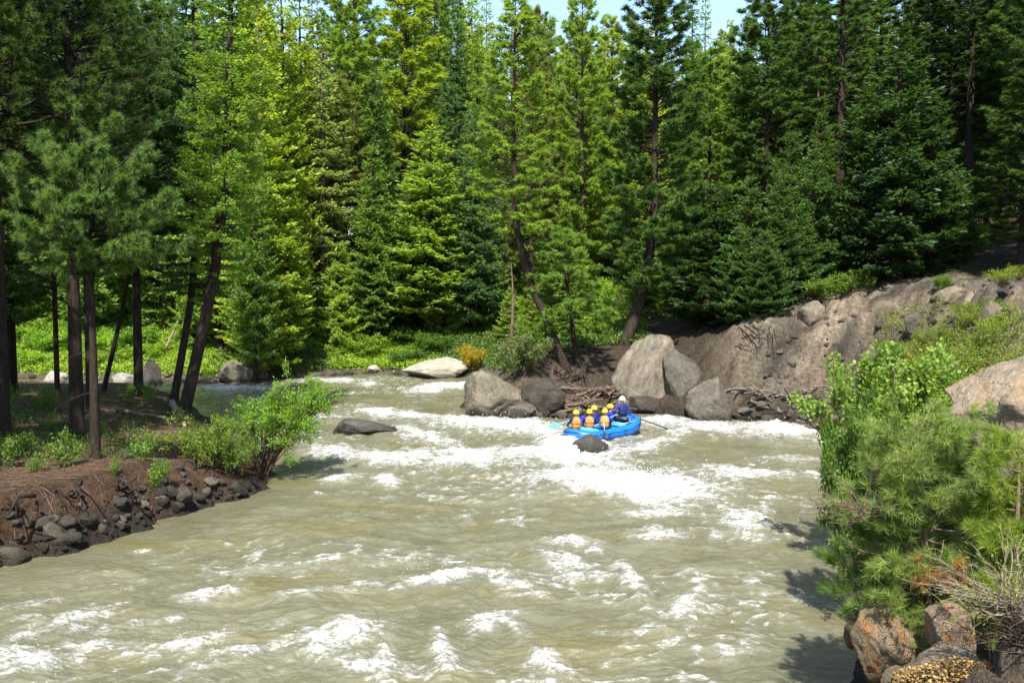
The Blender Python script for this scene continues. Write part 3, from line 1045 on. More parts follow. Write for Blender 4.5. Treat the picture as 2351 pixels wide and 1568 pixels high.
for (x, y, H, R, k) in ((-21, 34, 24, 3.2, 'pine'), (-24, 41, 25, 3.4, 'fir'), (-18.5, 43, 24, 2.8, 'pine'), (-27, 30, 24, 3.4, 'pine'), (-21.5, 24, 25, 3.5, 'pole')):
    put_tree('pine_tree', x, y, H, R, k, DG, 'dark conifer crowding behind the near bank trunks', group='conifers behind the near bank trunks')

for (u, Y, top, hw, k) in ((955, 104, -60, 60, 'fir'), (1000, 100, -50, 56, 'pine'), (1085, 102, -40, 60, 'fir'), (1028, 106, -80, 60, 'pine'), (1118, 106, -10, 50, 'fir'), (1175, 100, 30, 60, 'fir'), (1260, 98, 40, 70, 'fir'), (1450, 96, 60, 70, 'fir'), (1530, 95, 110, 60, 'fir'), (1640, 98, 90, 60, 'fir'), (1290, 92, 120, 70, 'spruce_full'), (1370, 90, 130, 70, 'fir')):
    tree_at('fir_tree', u, 0, top, hw, k, vary((LG, MG, YG)[int(rng.integers(0, 3))], .8, 1.2), 'conifer of the topmost row along the skyline', Y=Y, group='topmost row of conifers along the skyline')
for (x, y, H) in ((-20, 13, 23), (-17.5, 17.5, 22), (-23, 17, 25), (-15.5, 12.5, 20), (-26, 22, 24), (27, 33, 17), (30, 38, 20), (26, 40, 16), (34, 44, 22), (31, 31, 18), (37, 36, 20), (28, 46, 20)):  # unseen trees beyond the frame, added to throw shade on the banks
    put_tree('pine_tree', x, y, H, 3.0, 'pine', DG, 'unseen conifer added just outside the frame to shade the banks', group='unseen conifers added outside the frame')
for i, (u, v, H, R) in enumerate(((1705, 745, 5, 1.9), (1735, 715, 7, 2.2), (1770, 735, 4.5, 1.8), (1800, 700, 7, 2.3), (1845, 690, 5, 2.0), (1880, 672, 8, 2.4), (1925, 660, 6, 2.0), (2215, 600, 5, 2.0), (2130, 625, 6, 2.0), (1830, 660, 9, 2.4))):
    p = hit(u, v)
    put_tree('young_fir', p[0], p[1] + 1.0, H, R, 'fir_low', vary(DG, .8, 1.15), 'dark young fir crowding the crest of the undercut bank', group='young firs on the crest of the undercut bank')
for (u, Y, H, lab) in ((1168, 62, 7, 'short grey dead snag near the bent trunked pine'), (1870, 58, 17, 'bare dead snag among the shaded trunks above the slope'), (640, 66, 14, 'thin grey dead snag in the row along the far bank')):
    x = ray(u, 700)[0] * Y
    root = empty('dead_snag', (x, Y, gz(x, Y) - .1), lab, 'dead tree', None, u)
    g = Geo()
    r = np.random.default_rng(u)
    stem(g, H, .15, lambda t: np.array((.3 * math.sin(3 * t), .2 * t)), 8)
    for k in range(46):
        zz = H * r.uniform(.15, .97)
        a, L = r.uniform(0, 6.28), r.uniform(.3, 1.5) * (1.15 - zz / H)
        s_ = np.linspace(0, 1, 5)
        g.tube(np.array((.3 * math.sin(3 * zz / H), .2 * zz / H, zz)) + np.array((math.cos(a), math.sin(a), 0)) * (L * s_)[:, None] + np.array((0, 0, 1)) * (L * (-.25 * s_ + .1 * s_ * s_))[:, None], np.linspace(.028, .006, 5), 4, False)
    link('trunk', g.mesh('snag_trunk', [M_BARKL], True), root)
# the hillside forest
n_back = 0
for i in range(9000):
    if n_back >= 225: break
    u = rng.uniform(-120, 2460)
    Y = rng.uniform(73, 135)
    x = ray(u, 700)[0] * Y
    if any((x - a) ** 2 + (Y - b) ** 2 < (.75 * r_ + .7) ** 2 for a, b, r_ in TREES): continue
    d, _ = shore_dist(np.array([x]), np.array([Y]))
    if d[0] < 5: continue
    H = rng.uniform(19, 30)
    z = gz(x, Y)
    vt = 680 - (z + H - CAM_H) / Y * F
    if 1140 < u < 1720:
        lim = 62 + 26 * math.sin(u * .05) if not (1510 < u < 1570) else 110
        if vt < lim:
            H = (680 - lim) * Y / F + CAM_H - z
        if H < 7: continue
    kind = ['pine', 'fir', 'spruce_full', 'spruce_slim', 'pine'][int(rng.integers(0, 5))]
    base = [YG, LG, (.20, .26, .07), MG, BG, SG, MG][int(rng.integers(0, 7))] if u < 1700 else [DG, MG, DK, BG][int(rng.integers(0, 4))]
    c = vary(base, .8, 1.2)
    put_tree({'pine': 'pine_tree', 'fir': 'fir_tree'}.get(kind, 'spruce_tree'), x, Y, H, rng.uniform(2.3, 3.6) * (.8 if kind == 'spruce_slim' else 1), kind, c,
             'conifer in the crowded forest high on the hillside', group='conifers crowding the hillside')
    n_back += 1


print('hillside trees', n_back)
for i in range(95):
    u, Y = rng.uniform(420, 1900), rng.uniform(64, 96)
    x = ray(u, 700)[0] * Y
    d, _ = shore_dist(np.array([x]), np.array([Y]))
    if d[0] < 4: continue
    c = vary((LG if u < 1350 else MG), .8, 1.25)
    put_tree('young_fir', x, Y, rng.uniform(4, 10), rng.uniform(1.6, 3.0), 'fir_low', c, 'young bushy fir filling the gaps between the hillside trunks', group='young firs between the hillside trunks')


# ------------------------------------------------------------------ shrubs
def shrub(seed, H, R, name, nstem=14, leaves=2600, leaf=.07, wd=.035, arch=.5, lean=(0, 0), bare=.15, stems_r=.016, clump=.5):
    r = np.random.default_rng(seed)
    g, c = Geo(), Geo()
    B, D = [], []
    per = leaves // (nstem * 6)
    for k in range(nstem):
        a = r.uniform(0, 6.28)
        q = math.sqrt(r.random())
        end = np.array((math.cos(a) * R * q + lean[0] * H, math.sin(a) * R * q + lean[1] * H, H * r.uniform(.6, 1.05) * (1 - arch * .45 * q * q)))
        b = np.array((r.normal(0, .06 * R), r.normal(0, .06 * R), -.05))
        s = np.linspace(0, 1, 8)
        pts = b + (end - b) * s[:, None]
        pts[:, 2] = b[2] + (end[2] - b[2]) * s ** .75
        pts[:, :2] += np.cumsum(r.normal(0, .02 * R, (8, 2)), axis=0)
        g.tube(pts, np.linspace(stems_r, stems_r * .25, 8), 5, cap=False)
        for w_ in range(6):
            sv = r.uniform(bare + .1, 1)
            p0 = np.array([np.interp(sv, s, pts[:, i]) for i in range(3)])
            dr = unit(unit(end - b) * .6 + r.normal(0, .6, 3) + np.array((0, 0, .15)))
            l2 = R * r.uniform(.2, .5) * (1.2 - sv * .6)
            g.tube(np.array([p0, p0 + dr * l2 * .5 + r.normal(0, .02, 3), p0 + dr * l2]), [stems_r * .35, stems_r * .2, stems_r * .12], 3, cap=False)
            f = r.uniform(.15, 1.05, per)
            B.append(p0 + dr * (l2 * f)[:, None] + r.normal(0, leaf * clump * 1.6, (per, 3)))
            D.append(unit(dr + r.normal(0, .8, (per, 3))))
    B, D = np.concatenate(B), np.concatenate(D)
    B[:, 2] = np.maximum(B[:, 2], .02)
    n = len(B)
    up = unit(np.array((0, 0, 1.0)) + r.normal(0, .7, (n, 3)))
    side = unit(np.cross(D, up))
    c.cards(B, D, side, leaf * r.uniform(.7, 1.3, n), wd * r.uniform(.8, 1.25, n), np.clip(r.normal(.5, .25, n), 0, 1))
    return dict(stems=g.mesh(name + '_stems', [M_TWIG], True), foliage=c.mesh(name + '_foliage', [M_LEAF]), H=H, R=R)


def put_shrub(name, x, y, H, R, pr, color, label, group=None, rot=None, z=None, cat='shrub'):
    root = empty(name, (x, y, (gz(x, y) if z is None else z) - .04), label, cat, group, rng.uniform(0, 6.28) if rot is None else rot)
    root.scale = (R / pr['R'], R / pr['R'], H / pr['H'])
    for k in ('stems', 'foliage'):
        o = bpy.data.objects.new(k, pr[k])
        COL.objects.link(o)
        o.parent = root
        if k == 'foliage': o.color = (*color, 1)
    return root


SH = [shrub(401, 1.6, 1.3, 'round_shrub', 22, 5200, .11, .07), shrub(402, 1.3, 1.4, 'low_shrub', 24, 5200, .10, .065, arch=.8), shrub(403, 2.6, 1.6, 'tall_shrub', 24, 6000, .13, .08)]
LEAFG = (.19, .33, .03)

# willow leaning over the water at the tip of the near bank, and the low shrub behind it
wil = shrub(411, 2.9, 1.9, 'willow', 34, 19000, .08, .038, arch=.35, lean=(.28, 0), bare=.3, stems_r=.028)
bx, by = G(598, 1098)
put_shrub('willow_shrub', bx, by, 3.1, 2.0, wil, (.15, .28, .03), 'bright green willow with dark fanning stems leaning over the water', rot=0, z=.1)
low = shrub(412, 1.5, 1.3, 'bank_shrub', 26, 8000, .065, .035, arch=.7)
p = hit(478, 1075)
put_shrub('bank_shrub', p[0], p[1], 1.75, 1.35, low, (.14, .21, .028), 'low yellowish shrub on the near bank behind the willow', rot=0)
p = hit(530, 1085)
put_shrub('bank_shrub', p[0], p[1], 1.2, 1.0, low, (.11, .19, .025), 'small green shrub wedged between the low shrub and the willow', rot=2)

# shrubs of the far bank
for i in range(46):
    u = rng.uniform(-40, 1010)
    v = rng.uniform(748, 858)
    if 690 < u < 800 and v > 770: continue
    p = hit(u, v, 57)
    if p[1] > 100 or shore_dist(np.array([p[0]]), np.array([p[1]]))[0][0] < 1.5: continue
    b = LEAFG if u < 480 or 780 < u < 900 else (.075, .15, .022)
    put_shrub('leafy_shrub', p[0], p[1], rng.uniform(1.0, 2.0), rng.uniform(1.2, 2.2), SH[i % 2], vary(b, .8, 1.2),
              'leafy green shrub in the thicket along the far bank', 'shrubs in the thicket along the far bank')
for i in range(26):
    u = rng.uniform(-60, 480)
    Y = rng.uniform(72, 80)
    x = ray(u, 700)[0] * Y
    put_shrub('leafy_shrub', x, Y, rng.uniform(3.6, 6.5), rng.uniform(2.0, 3.2), SH[2], vary((.19, .33, .04), .75, 1.15),
              'tall leafy bush under the conifers at the back of the meadow', 'tall bushes at the back of the meadow')
for (u, v, H, R, c) in ((1340, 800, 2.2, 1.6, LEAFG), (1385, 790, 2.6, 1.8, LEAFG), (1240, 800, 2.6, 1.8, (.12, .23, .03)), (1180, 770, 2.4, 1.8, LEAFG), (1270, 760, 3.2, 2.0, LEAFG), (1390, 740, 3.0, 2.0, LEAFG), (1310, 730, 3.0, 2.2, LEAFG)):
    p = hit(u, v, 40)
    put_shrub('leafy_shrub', p[0], p[1] + 4, H, R, SH[2], c, 'sunlit leafy bush glowing behind the bent trunked pine', 'sunlit bushes behind the bent trunked pine')
p = hit(1080, 862, 50)
put_shrub('golden_shrub', p[0], p[1] + .6, 1.9, 1.15, SH[0], (.34, .27, .025), 'golden yellow shrub beside the pale boulder at the bend')
p = hit(1205, 862, 40)
put_shrub('grey_green_shrub', p[0], p[1], 2.2, 1.5, SH[2], (.12, .16, .06), 'grey green feathery shrub above the dark shore boulder')

# seedlings on the near bank floor
SEED = [shrub(441 + i, 1.0, .6, 'seedling', 7 + 2 * i, 520 + 120 * i, .12, .05, arch=.2 + .3 * i, bare=.05, stems_r=.01) for i in range(3)]
for (u, v, s) in ((150, 1072, .75), (318, 1060, .7), (8, 1070, .6), (265, 1090, .35), (85, 1085, .4), (360, 1130, .55), (35, 985, .7), (30, 940, .9), (290, 925, .7), (340, 930, .8), (230, 1000, .4), (60, 1040, .5), (120, 990, .5), (100, 940, .8), (420, 1040, .5), (370, 1100, .4)):
    p = hit(u, v)
    put_shrub('bank_seedling', p[0], p[1], s * 1.25, s * .65, SEED[int(rng.integers(0, 3))], (.12, .22, .03), 'small bright green seedling on the brown floor of the near bank', 'seedlings on the floor of the near bank', cat='plant')

# shrubs on the soil slope
SLS = [shrub(421, 1.0, .9, 'slope_shrub', 18, 3000, .07, .035, arch=.5), shrub(422, 1.2, .8, 'slope_shrub_b', 16, 2600, .065, .03, arch=.3)]
for i, (u, v, H, R) in enumerate(((2085, 830, 1.0, .9), (2140, 850, 1.1, 1.0), (2180, 800, 1.0, .8), (2230, 760, .9, .8), (2200, 860, 1.2, 1.0), (2255, 820, 1.0, .9), (2290, 780, .8, .7), (2240, 880, 1.1, 1.0), (2160, 900, 1.3, 1.1), (2110, 880, 1.2, 1.0), (2060, 860, 1.1, .9), (2300, 660, .7, .7), (2340, 640, .7, .7), (2270, 730, .7, .6), (2215, 725, .6, .6), (2120, 800, .8, .7), (2030, 880, 1.0, .9))):
    p = hit(u, v)
    put_shrub('slope_shrub', p[0], p[1], H * 1.0, R, SLS[i % 2], vary((.17, .23, .03), .8, 1.25), 'yellow green shrub scattered over the lower soil slope', 'shrubs scattered over the soil slope')
for (u, v, H, R, lab) in ((2245, 575, 1.9, 1.3, 'yellow green bush on the crest of the soil slope beside the conical fir'), (2165, 668, .8, .5, 'small lone seedling on the bare soil below the conical fir'),
                          (1890, 690, 1.3, 1.2, 'green bush hanging over the undercut top of the soil slope'), (1960, 668, 1.1, 1.2, 'low green bush at the foot of the conical fir')):
    p = hit(u, v)
    put_shrub('slope_bush', p[0], p[1], H, R, SH[0], (.11, .19, .025), lab)

# serviceberry by the water, behind the foreground pine
sv1 = shrub(431, 2.6, 1.3, 'serviceberry', 30, 21000, .065, .042, arch=.4, bare=.25, stems_r=.022)
Yb = 17.5
for (u, vt, hw, Yb, lab, c, rz) in ((2050, 780, 230, 18.5, 'bright green broad leaved bush at the water edge behind the foreground pine', (.18, .28, .055), 0), (1990, 900, 115, 15.5, 'darker leafy bush with a black stem overhanging the rapids', (.08, .16, .02), 1.0), (2165, 840, 150, 17.5, 'round green bush between the bright broad leaved bush and the tan outcrop', (.16, .27, .035), 2.0)):
    x = ray(u, 900)[0] * Yb
    z = gz(x, Yb)
    top = CAM_H + ray(u, vt)[1] * Yb
    put_shrub('streamside_bush', x, Yb, max(1.2, top - z), hw * Yb / F, sv1, c, lab, rot=rz, z=max(z, .1))


# ------------------------------------------------------------------ rocks
def ico(sub):
    import bmesh
    bm = bmesh.new()
    bmesh.ops.create_icosphere(bm, subdivisions=sub, radius=1)
    V = np.array([v.co[:] for v in bm.verts])
    Fc = np.array([[v.index for v in f.verts] for f in bm.faces])
    bm.free()
    return V, Fc


ICO = {k: ico(k) for k in (3, 4, 5)}


def rock_mesh(seed, mat, sub=4, cuts=9, depth=(.55, .85), noise=.09, name='rock', planes=(), crack=0):
    r = np.random.default_rng(seed)
    V, Fc = ICO[sub]
    V = V.copy()
    for n_, d_ in planes:
        n_ = unit(np.array(n_, dtype=float))
        e = np.maximum(0, V @ n_ - d_)
        V -= e[:, None] * n_ * .97
    for k in range(cuts):
        n_ = unit(r.normal(0, 1, 3))
        d_ = r.uniform(*depth)
        e = np.maximum(0, V @ n_ - d_)
        V -= e[:, None] * n_ * .92
    V = V * (1 + noise * noise3(V * 1.6 + seed % 17, seed, 5))[:, None]
    if sub > 3:
        ck = noise3(V * 1.1 - seed % 13, seed + 5, 3)
        V = V * (1 - .05 * np.exp(-(ck / .045) ** 2) + .022 * noise3(V * 6.5, seed + 9, 3))[:, None]
    return mesh_from(name, V, [Fc], [mat], smooth=True)


def put_rock(name, loc, scale, me, label, group=None, rot=(0, 0, 0), cat='rock'):
    o = link(name, me, None, loc)
    o.scale = scale
    o.rotation_euler = rot
    return tag(o, label, cat, group)


def boulder(u0, u1, vtop, vbase, seed, mat, label, depth=1.0, cuts=8, planes=(), zbase=None, rot=(0, 0, 0), name='boulder', sink=.25, noise=.07, sub=5, Y=None):
    """a boulder filling the outline u0..u1, vtop..vbase"""
    uc = (u0 + u1) / 2
    if Y is None:
        p = G(uc, vbase) if zbase is None else G(uc, vbase, zbase)
        Y = p[1]
    hw = (u1 - u0) / 2 * Y / F
    zt = CAM_H + ray(uc, vtop)[1] * Y
    zb = CAM_H + ray(uc, vbase)[1] * Y
    hh = (zt - zb) / 2 * (1 + sink)
    x = ray(uc, vbase)[0] * Y
    me = rock_mesh(seed, mat, sub, cuts + 4, (.56, .88), noise, name, planes)
    co = np.empty(len(me.vertices) * 3, dtype=np.float32)
    me.vertices.foreach_get('co', co)
    co = co.reshape(-1, 3)
    lo, hi = co.min(0), co.max(0)
    co = (co - (lo + hi) / 2) / ((hi - lo) / 2)
    me.vertices.foreach_set('co', co.ravel())
    me.update()
    return put_rock(name, (x, Y + hw * depth * .6, zt - hh), (hw, hw * depth, hh), me, label, None, rot)


boulder(1062, 1215, 852, 958, 501, M_ROCK, 'rounded grey boulder standing in the white water at the tip of the rocky shore', .9, 7, planes=((( .5, -.6, .6), .62),))
boulder(1195, 1300, 868, 945, 502, M_ROCKD, 'dark jagged boulder wedged beside the rounded grey shore boulder', .9, 11, zbase=.3)
boulder(1165, 1232, 928, 962, 503, M_ROCKD, 'squat dark rock at the foot of the rounded grey shore boulder', .8, 9)
boulder(1406, 1585, 770, 945, 541, M_SPLIT, 'great fractured boulder with a slanting sunlit shoulder above the raft', .9, 6, planes=(((-.66, -.2, .7), .6), ((-.7, -.3, -.6), .74), ((.55, -.75, .2), .62), ((.1, -.6, -.75), .66)), noise=.10)
boulder(1525, 1630, 805, 950, 542, M_ROCKD, 'darker block leaning against the great fractured boulder', 1.3, 6, planes=(((.3, -.2, 1), .68), ((-.3, -.8, .4), .62)), noise=.10)
boulder(1580, 1694, 868, 966, 507, M_ROCK, 'angular wedge boulder with a slanting top in front of the undercut bank', .9, 4, planes=(((-.55, -.45, .7), .5), ((.75, -.5, .35), .55), ((0, -1, -.1), .62)), noise=.05)
boulder(1425, 1530, 905, 950, 508, M_ROCKD, 'low dark rock ledge at the water under the great fractured boulder', .8, 8)
boulder(755, 912, 962, 1001, 509, M_WET, 'long flat dark rock awash in the rapids beyond the willow', .45, 7, sink=.5)
boulder(1306, 1402, 999, 1047, 510, M_WET, 'dark peaked rock splitting the rapids just below the raft', .8, 3, planes=(((-.6, -.35, .55), .35), ((.62, -.45, .5), .35), ((.1, .8, .5), .45)), sink=.55, noise=.04)
boulder(918, 1078, 822, 868, 511, M_ROCKL, 'large pale whitish boulder lying at the river bend', .6, 6, sink=.3)
boulder(495, 580, 830, 880, 512, M_ROCK, 'domed grey mossy boulder on the far shore behind the willow', .8, 5, sink=.3)
boulder(250, 312, 855, 890, 513, M_ROCKL, 'pale rounded boulder seen between the leaning thin pine and the pair', .8, 6, sink=.3)
boulder(92, 150, 852, 885, 514, M_ROCKL, 'pale smooth boulder on the far shore behind the thin straight pine', .8, 6, sink=.3)
boulder(305, 365, 822, 885, 515, M_ROCKD, 'brown pointed boulder in front of the bright far meadow', .8, 7, planes=(((-.7, -.2, .5), .5), ((.7, -.2, .5), .45)), sink=.3)
boulder(840, 875, 838, 858, 516, M_ROCKL, 'small pale stone near the great pale boulder at the bend', .8, 6)
boulder(885, 915, 838, 858, 517, M_ROCKD, 'small dark stone touching the great pale boulder at the bend', .8, 6)

COB = [rock_mesh(600 + i, M_COBBLE, 4, 7, (.6, .92), .09, 'cobble') for i in range(7)] + [rock_mesh(620 + i, M_ROCK, 4, 9, (.52, .88), .09, 'cobble') for i in range(4)]
ANG = [rock_mesh(640 + i, M_ROCKD if i % 2 else M_ROCK, 4, 11, (.45, .82), .10, 'shore_rock') for i in range(6)]


def scatter_rock(name, u, v, px, label, group, pool, z=None, sink=.3):
    p = hit(u, v)
    s = px / 2 * p[1] / F
    sc = (s * rng.uniform(.85, 1.2), s * rng.uniform(.7, 1.1), s * rng.uniform(.6, .9))
    return put_rock(name, (p[0], p[1] + s * .3, p[2] + sc[2] * (1 - sink) * .6), sc, pool[int(rng.integers(0, len(pool)))], label, group, (rng.normal(0, .3), rng.normal(0, .3), rng.uniform(0, 6.28)))


edge = [(0, 1312), (60, 1290), (250, 1240), (400, 1190), (540, 1150), (600, 1112)]
eu, ev = [e[0] for e in edge], [e[1] for e in edge]
for i in range(280):
    u = rng.uniform(-20, 570)
    base = np.interp(u, eu, ev)
    span = np.interp(u, (0, 250, 420, 600), (150, 130, 115, 20))
    v = base - span * (.75 + .25 * (u > 380)) * rng.random() ** 1.3 + 4
    px = np.clip(rng.gamma(1.8, 7.5), 6, 40)
    scatter_rock('cobble', u, v, px, 'rounded river cobble in the eroded near bank', 'cobbles in the eroded near bank', COB)
for (u, v, px, lab) in ((190, 1205, 56, 'tan egg shaped boulder sticking out of the eroded near bank'), (95, 1215, 50, 'blue grey smooth boulder low in the eroded near bank'), (115, 1240, 62, 'olive grey boulder at the waterline below the blue grey one'), (15, 1300, 84, 'big brown boulder at the corner of the frame by the water'),
                        (412, 1165, 56, 'olive rounded stone among the cobbles nearest the willow'), (272, 1168, 40, 'pinkish round cobble under the overhanging soil'), (40, 1035, 40, 'mossy grey stone lying on the near bank floor'), (285, 1050, 34, 'small grey stone half buried beside the foremost pine')):
    me = rock_mesh(int(u * 7 + v), M_COBBLE if px < 60 else M_SPLIT, 4, 10, (.55, .88), .09, 'boulder')
    p = hit(u, v)
    s = px / 2 * p[1] / F
    put_rock('bank_boulder', (p[0], p[1] + s * .4, p[2] + s * .35), (s, s * .9, s * .8), me, lab, None, (rng.normal(0, .2), rng.normal(0, .2), rng.uniform(0, 6)))
for i in range(60):
    u = rng.uniform(-20, 1100)
    v = rng.uniform(850, 880)
    p = hit(u, v, 56)
    if shore_dist(np.array([p[0]]), np.array([p[1]]))[0][0] < -.6: continue
    scatter_rock('shore_stone', u, v, np.clip(rng.gamma(3, 5), 7, 26), 'small pale stone strewn along the far shore', 'stones strewn along the far shore', COB[6:] + COB[:2])
for i in range(46):
    u = rng.uniform(1690, 1935)
    v = rng.uniform(915, 982)
    scatter_rock('shore_rock', u, v, np.clip(rng.gamma(4, 8), 14, 62), 'brownish rock in the jumble below the undercut bank', 'rocks in the jumble below the undercut bank', ANG)
for i in range(34):
    u = rng.uniform(1225, 1440)
    v = rng.uniform(905, 960)
    scatter_rock('shore_rock', u, v, np.clip(rng.gamma(4, 6), 10, 44), 'brown rock under the driftwood behind the raft', 'rocks under the driftwood behind the raft', ANG)
for i in range(150):
    u, v = rng.uniform(1760, 2340), 0
    v = rng.uniform(np.interp(u, (1760, 1900, 2330), (820, 720, 620)), np.interp(u, (1760, 1900, 2330), (900, 860, 800)))
    scatter_rock('slope_stone', u, v, np.clip(rng.gamma(1.6, 5.5), 4, 34), 'loose grey stone lying on the bare soil slope', 'loose stones on the bare soil slope', ANG[1::2] + ANG[:1])

for (u0, u1, v0, v1, sd) in ((2010, 2075, 690, 745, 732), (2150, 2230, 655, 705, 733), (1840, 1905, 690, 745, 734), (2255, 2310, 690, 750, 735), (1935, 1990, 740, 790, 736), (2080, 2140, 720, 765, 737)):
    p = hit((u0 + u1) / 2, v1)
    boulder(u0, u1, v0, v1, sd, M_ROCK, 'weathered rock ledge sticking out of the bare soil slope', 1.0, 12, Y=p[1] + .4, noise=.12, name='ledge_rock', sub=4)['group'] = 'rock ledges in the bare soil slope'
# tan outcrop and ochre rocks beside the camera's bank
boulder(2232, 2760, 775, 1080, 711, M_TAN, 'tan crumbly rock face at the frame edge above the foreground pine', .8, 8, planes=(((-.66, -.1, .75), .52), ((-.8, -.5, -.1), .7)), Y=14.5, noise=.13)
boulder(1975, 2125, 1410, 1560, 702, M_OCHRE, 'large ochre and grey boulder at the water edge below the foreground pine', .9, 8, Y=10.6, noise=.09)
boulder(1945, 2030, 1425, 1500, 703, M_OCHRE, 'rusty orange rock jutting over the water beside the large ochre boulder', .8, 8, Y=11.2, sink=.1)
boulder(1990, 2030, 1380, 1425, 704, M_OCHRE, 'small brown rock at the waterline behind the ochre boulder', .8, 8, Y=15.0)
boulder(2140, 2260, 1390, 1500, 705, M_OCHRE, 'brown ochre block in the shade under the dead grey twigs', .8, 9, Y=10.2)
boulder(2030, 2110, 1535, 1600, 706, M_TAN, 'pale tan stone at the bottom edge before the yellow gravel', .8, 7, Y=9.6)
boulder(2285, 2420, 1420, 1640, 707, M_ROCKD, 'dark brown rock filling the bottom corner beside the yellow gravel', .8, 8, Y=9.0, noise=.1)
boulder(2060, 2300, 1500, 1680, 708, M_TAN, 'gravel covered tan ledge at the bottom edge', .8, 7, Y=9.7)

# yellow gravel
r = np.random.default_rng(77)
gv = Geo()
v0, f0 = ico(1)
for i in range(5200):
    u, v = r.uniform(2050, 2310), r.uniform(1505, 1620)
    if v < 1505 + abs(u - 2190) * .25: continue
    q = P(u, v, 9.45 + r.uniform(-.2, .12))
    s = r.gamma(2.2, .0042) + .004
    A = Matrix.Rotation(r.uniform(0, 6.28), 3, Vector(unit(r.normal(0, 1, 3))))
    gv.add((v0 * np.array((1, .8, .45)) * s) @ np.array(A) + q, f0, None, r.random())
mg, n, l, out = new_mat('yellow_gravel')
at = n.new('ShaderNodeAttribute')
at.attribute_name = 'tint'
pb = n.new('ShaderNodeBsdfPrincipled')
pb.inputs['Roughness'].default_value = .9
l.new(ramp(n, l, at.outputs['Fac'], [(0, (.06, .035, .014)), (.5, (.21, .125, .032)), (1, (.33, .23, .09))]), pb.inputs['Base Color'])
l.new(pb.outputs[0], out.inputs[0])
tag(link('gravel', gv.mesh('gravel', [mg])), 'yellow ochre gravel chips heaped at the bottom edge', 'gravel', kind='stuff')


# ------------------------------------------------------------------ driftwood, roots, logs
def log_obj(name, a, b, r0, label, group=None, mat=None, cat='log', bend=.06, stub=True, seed=0):
    r = np.random.default_rng(seed)
    a, b = np.asarray(a, float), np.asarray(b, float)
    g = Geo()
    s = np.linspace(0, 1, 9)
    L = np.linalg.norm(b - a)
    pts = (b - a) * s[:, None] + np.cumsum(r.normal(0, bend * L * .12, (9, 3)), axis=0) * (s * (1 - s) * 4)[:, None]
    g.tube(pts, r0 * (1 - .55 * s) * r.uniform(.9, 1.1, 9), 8)
    if stub:
        for k in range(3):
            q = pts[r.integers(2, 8)]
            g.tube(np.array([q, q + unit(r.normal(0, 1, 3)) * r.uniform(.1, .25) * L * .5]), [r0 * .4, r0 * .12], 5)
    o = link(name, g.mesh(name, [mat or M_DRIFT], True), None, a)
    return tag(o, label, cat, group)


r = np.random.default_rng(5)
for i in range(34):
    u, v = r.uniform(1232, 1430), r.uniform(903, 955)
    p = hit(u, v)
    a = r.normal(.1, .7)
    L = r.uniform(.8, 2.6)
    dv = np.array((math.cos(a), math.sin(a) * .6, r.normal(.0, .2))) * L / 2
    c = p + np.array((0, 0, r.uniform(.1, .4)))
    log_obj('driftwood_log', c - dv, c + dv, r.uniform(.04, .11), 'brown driftwood stick in the tangle behind the raft', 'driftwood in the tangle behind the raft', seed=i, bend=.14)
for i in range(30):
    u, v = r.uniform(1690, 1900), r.uniform(905, 945)
    p = hit(u, v)
    a = r.normal(0, .8)
    L = r.uniform(.6, 1.8)
    dv = np.array((math.cos(a), math.sin(a), r.normal(0, .25))) * L / 2
    c = p + np.array((0, 0, r.uniform(.15, .35)))
    log_obj('driftwood_log', c - dv, c + dv, r.uniform(.03, .08), 'grey driftwood branch piled on the rocks below the undercut bank', 'driftwood piled below the undercut bank', seed=100 + i, mat=M_GREYW, bend=.14)
log_obj('driftwood_log', P(1868, 985, 38), P(1945, 900, 36), .2, 'thick pale driftwood log slanting up out of the water', mat=M_DRIFT, seed=3)
log_obj('driftwood_log', P(1850, 985, 38), P(1945, 970, 37), .16, 'dark wet log lying along the waterline by the slanting log', mat=M_BARK, seed=4)
p0, p1 = hit(270, 945), hit(400, 975)
log_obj('fallen_log', p0 + (0, 0, .12), p1 + (0, 0, .2), .13, 'fallen bark covered log on the near bank at the leaning pine', mat=M_BARKL, seed=8)
p0, p1 = hit(395, 935), hit(425, 985)
log_obj('fallen_log', p0 + (0, 0, .25), p1 + (0, 0, .1), .16, 'grey rotting log against the foot of the leaning pine', mat=M_DEAD, seed=9)
p0 = hit(372, 820, 60)
log_obj('dead_snag', p0, p0 + (1.6, 0, 3.4), .12, 'pale bare leaning snag in the bright far meadow', mat=M_DEAD, seed=10, cat='dead tree')
log_obj('washed_stick', P(1985, 1395, 15.2), P(2050, 1415, 14.2), .03, 'pale washed stick over the water under the foreground pine', mat=M_DEAD, seed=11, stub=False)


def roots(u0, u1, v0, v1, n, label, seed, Y):
    r = np.random.default_rng(seed)
    g = Geo()
    c = P((u0 + u1) / 2, v0, Y)
    for k in range(n):
        a = P(r.uniform(u0, u1), v0 + r.uniform(-8, 8), Y + r.uniform(-.3, .3)) - c
        b = P(r.uniform(u0, u1), r.uniform((v0 + v1) / 2, v1), Y - r.uniform(.2, .9)) - c
        s = np.linspace(0, 1, 8)
        pts = a + (b - a) * s[:, None] + np.cumsum(r.normal(0, .06, (8, 3)), axis=0)
        g.tube(pts, np.linspace(r.uniform(.025, .06), .01, 8), 5)
    tag(link('exposed_roots', g.mesh('exposed_roots', [M_BARK], True), None, c), label, 'roots')


p = hit(1300, 850)
roots(1262, 1345, 842, 905, 16, 'tangle of bare roots hanging below the bent trunked pine', 21, p[1] - .5)
p = hit(1720, 790)
roots(1690, 1790, 752, 815, 8, 'bare roots dangling from the undercut edge of the soil slope', 22, p[1] - .3)


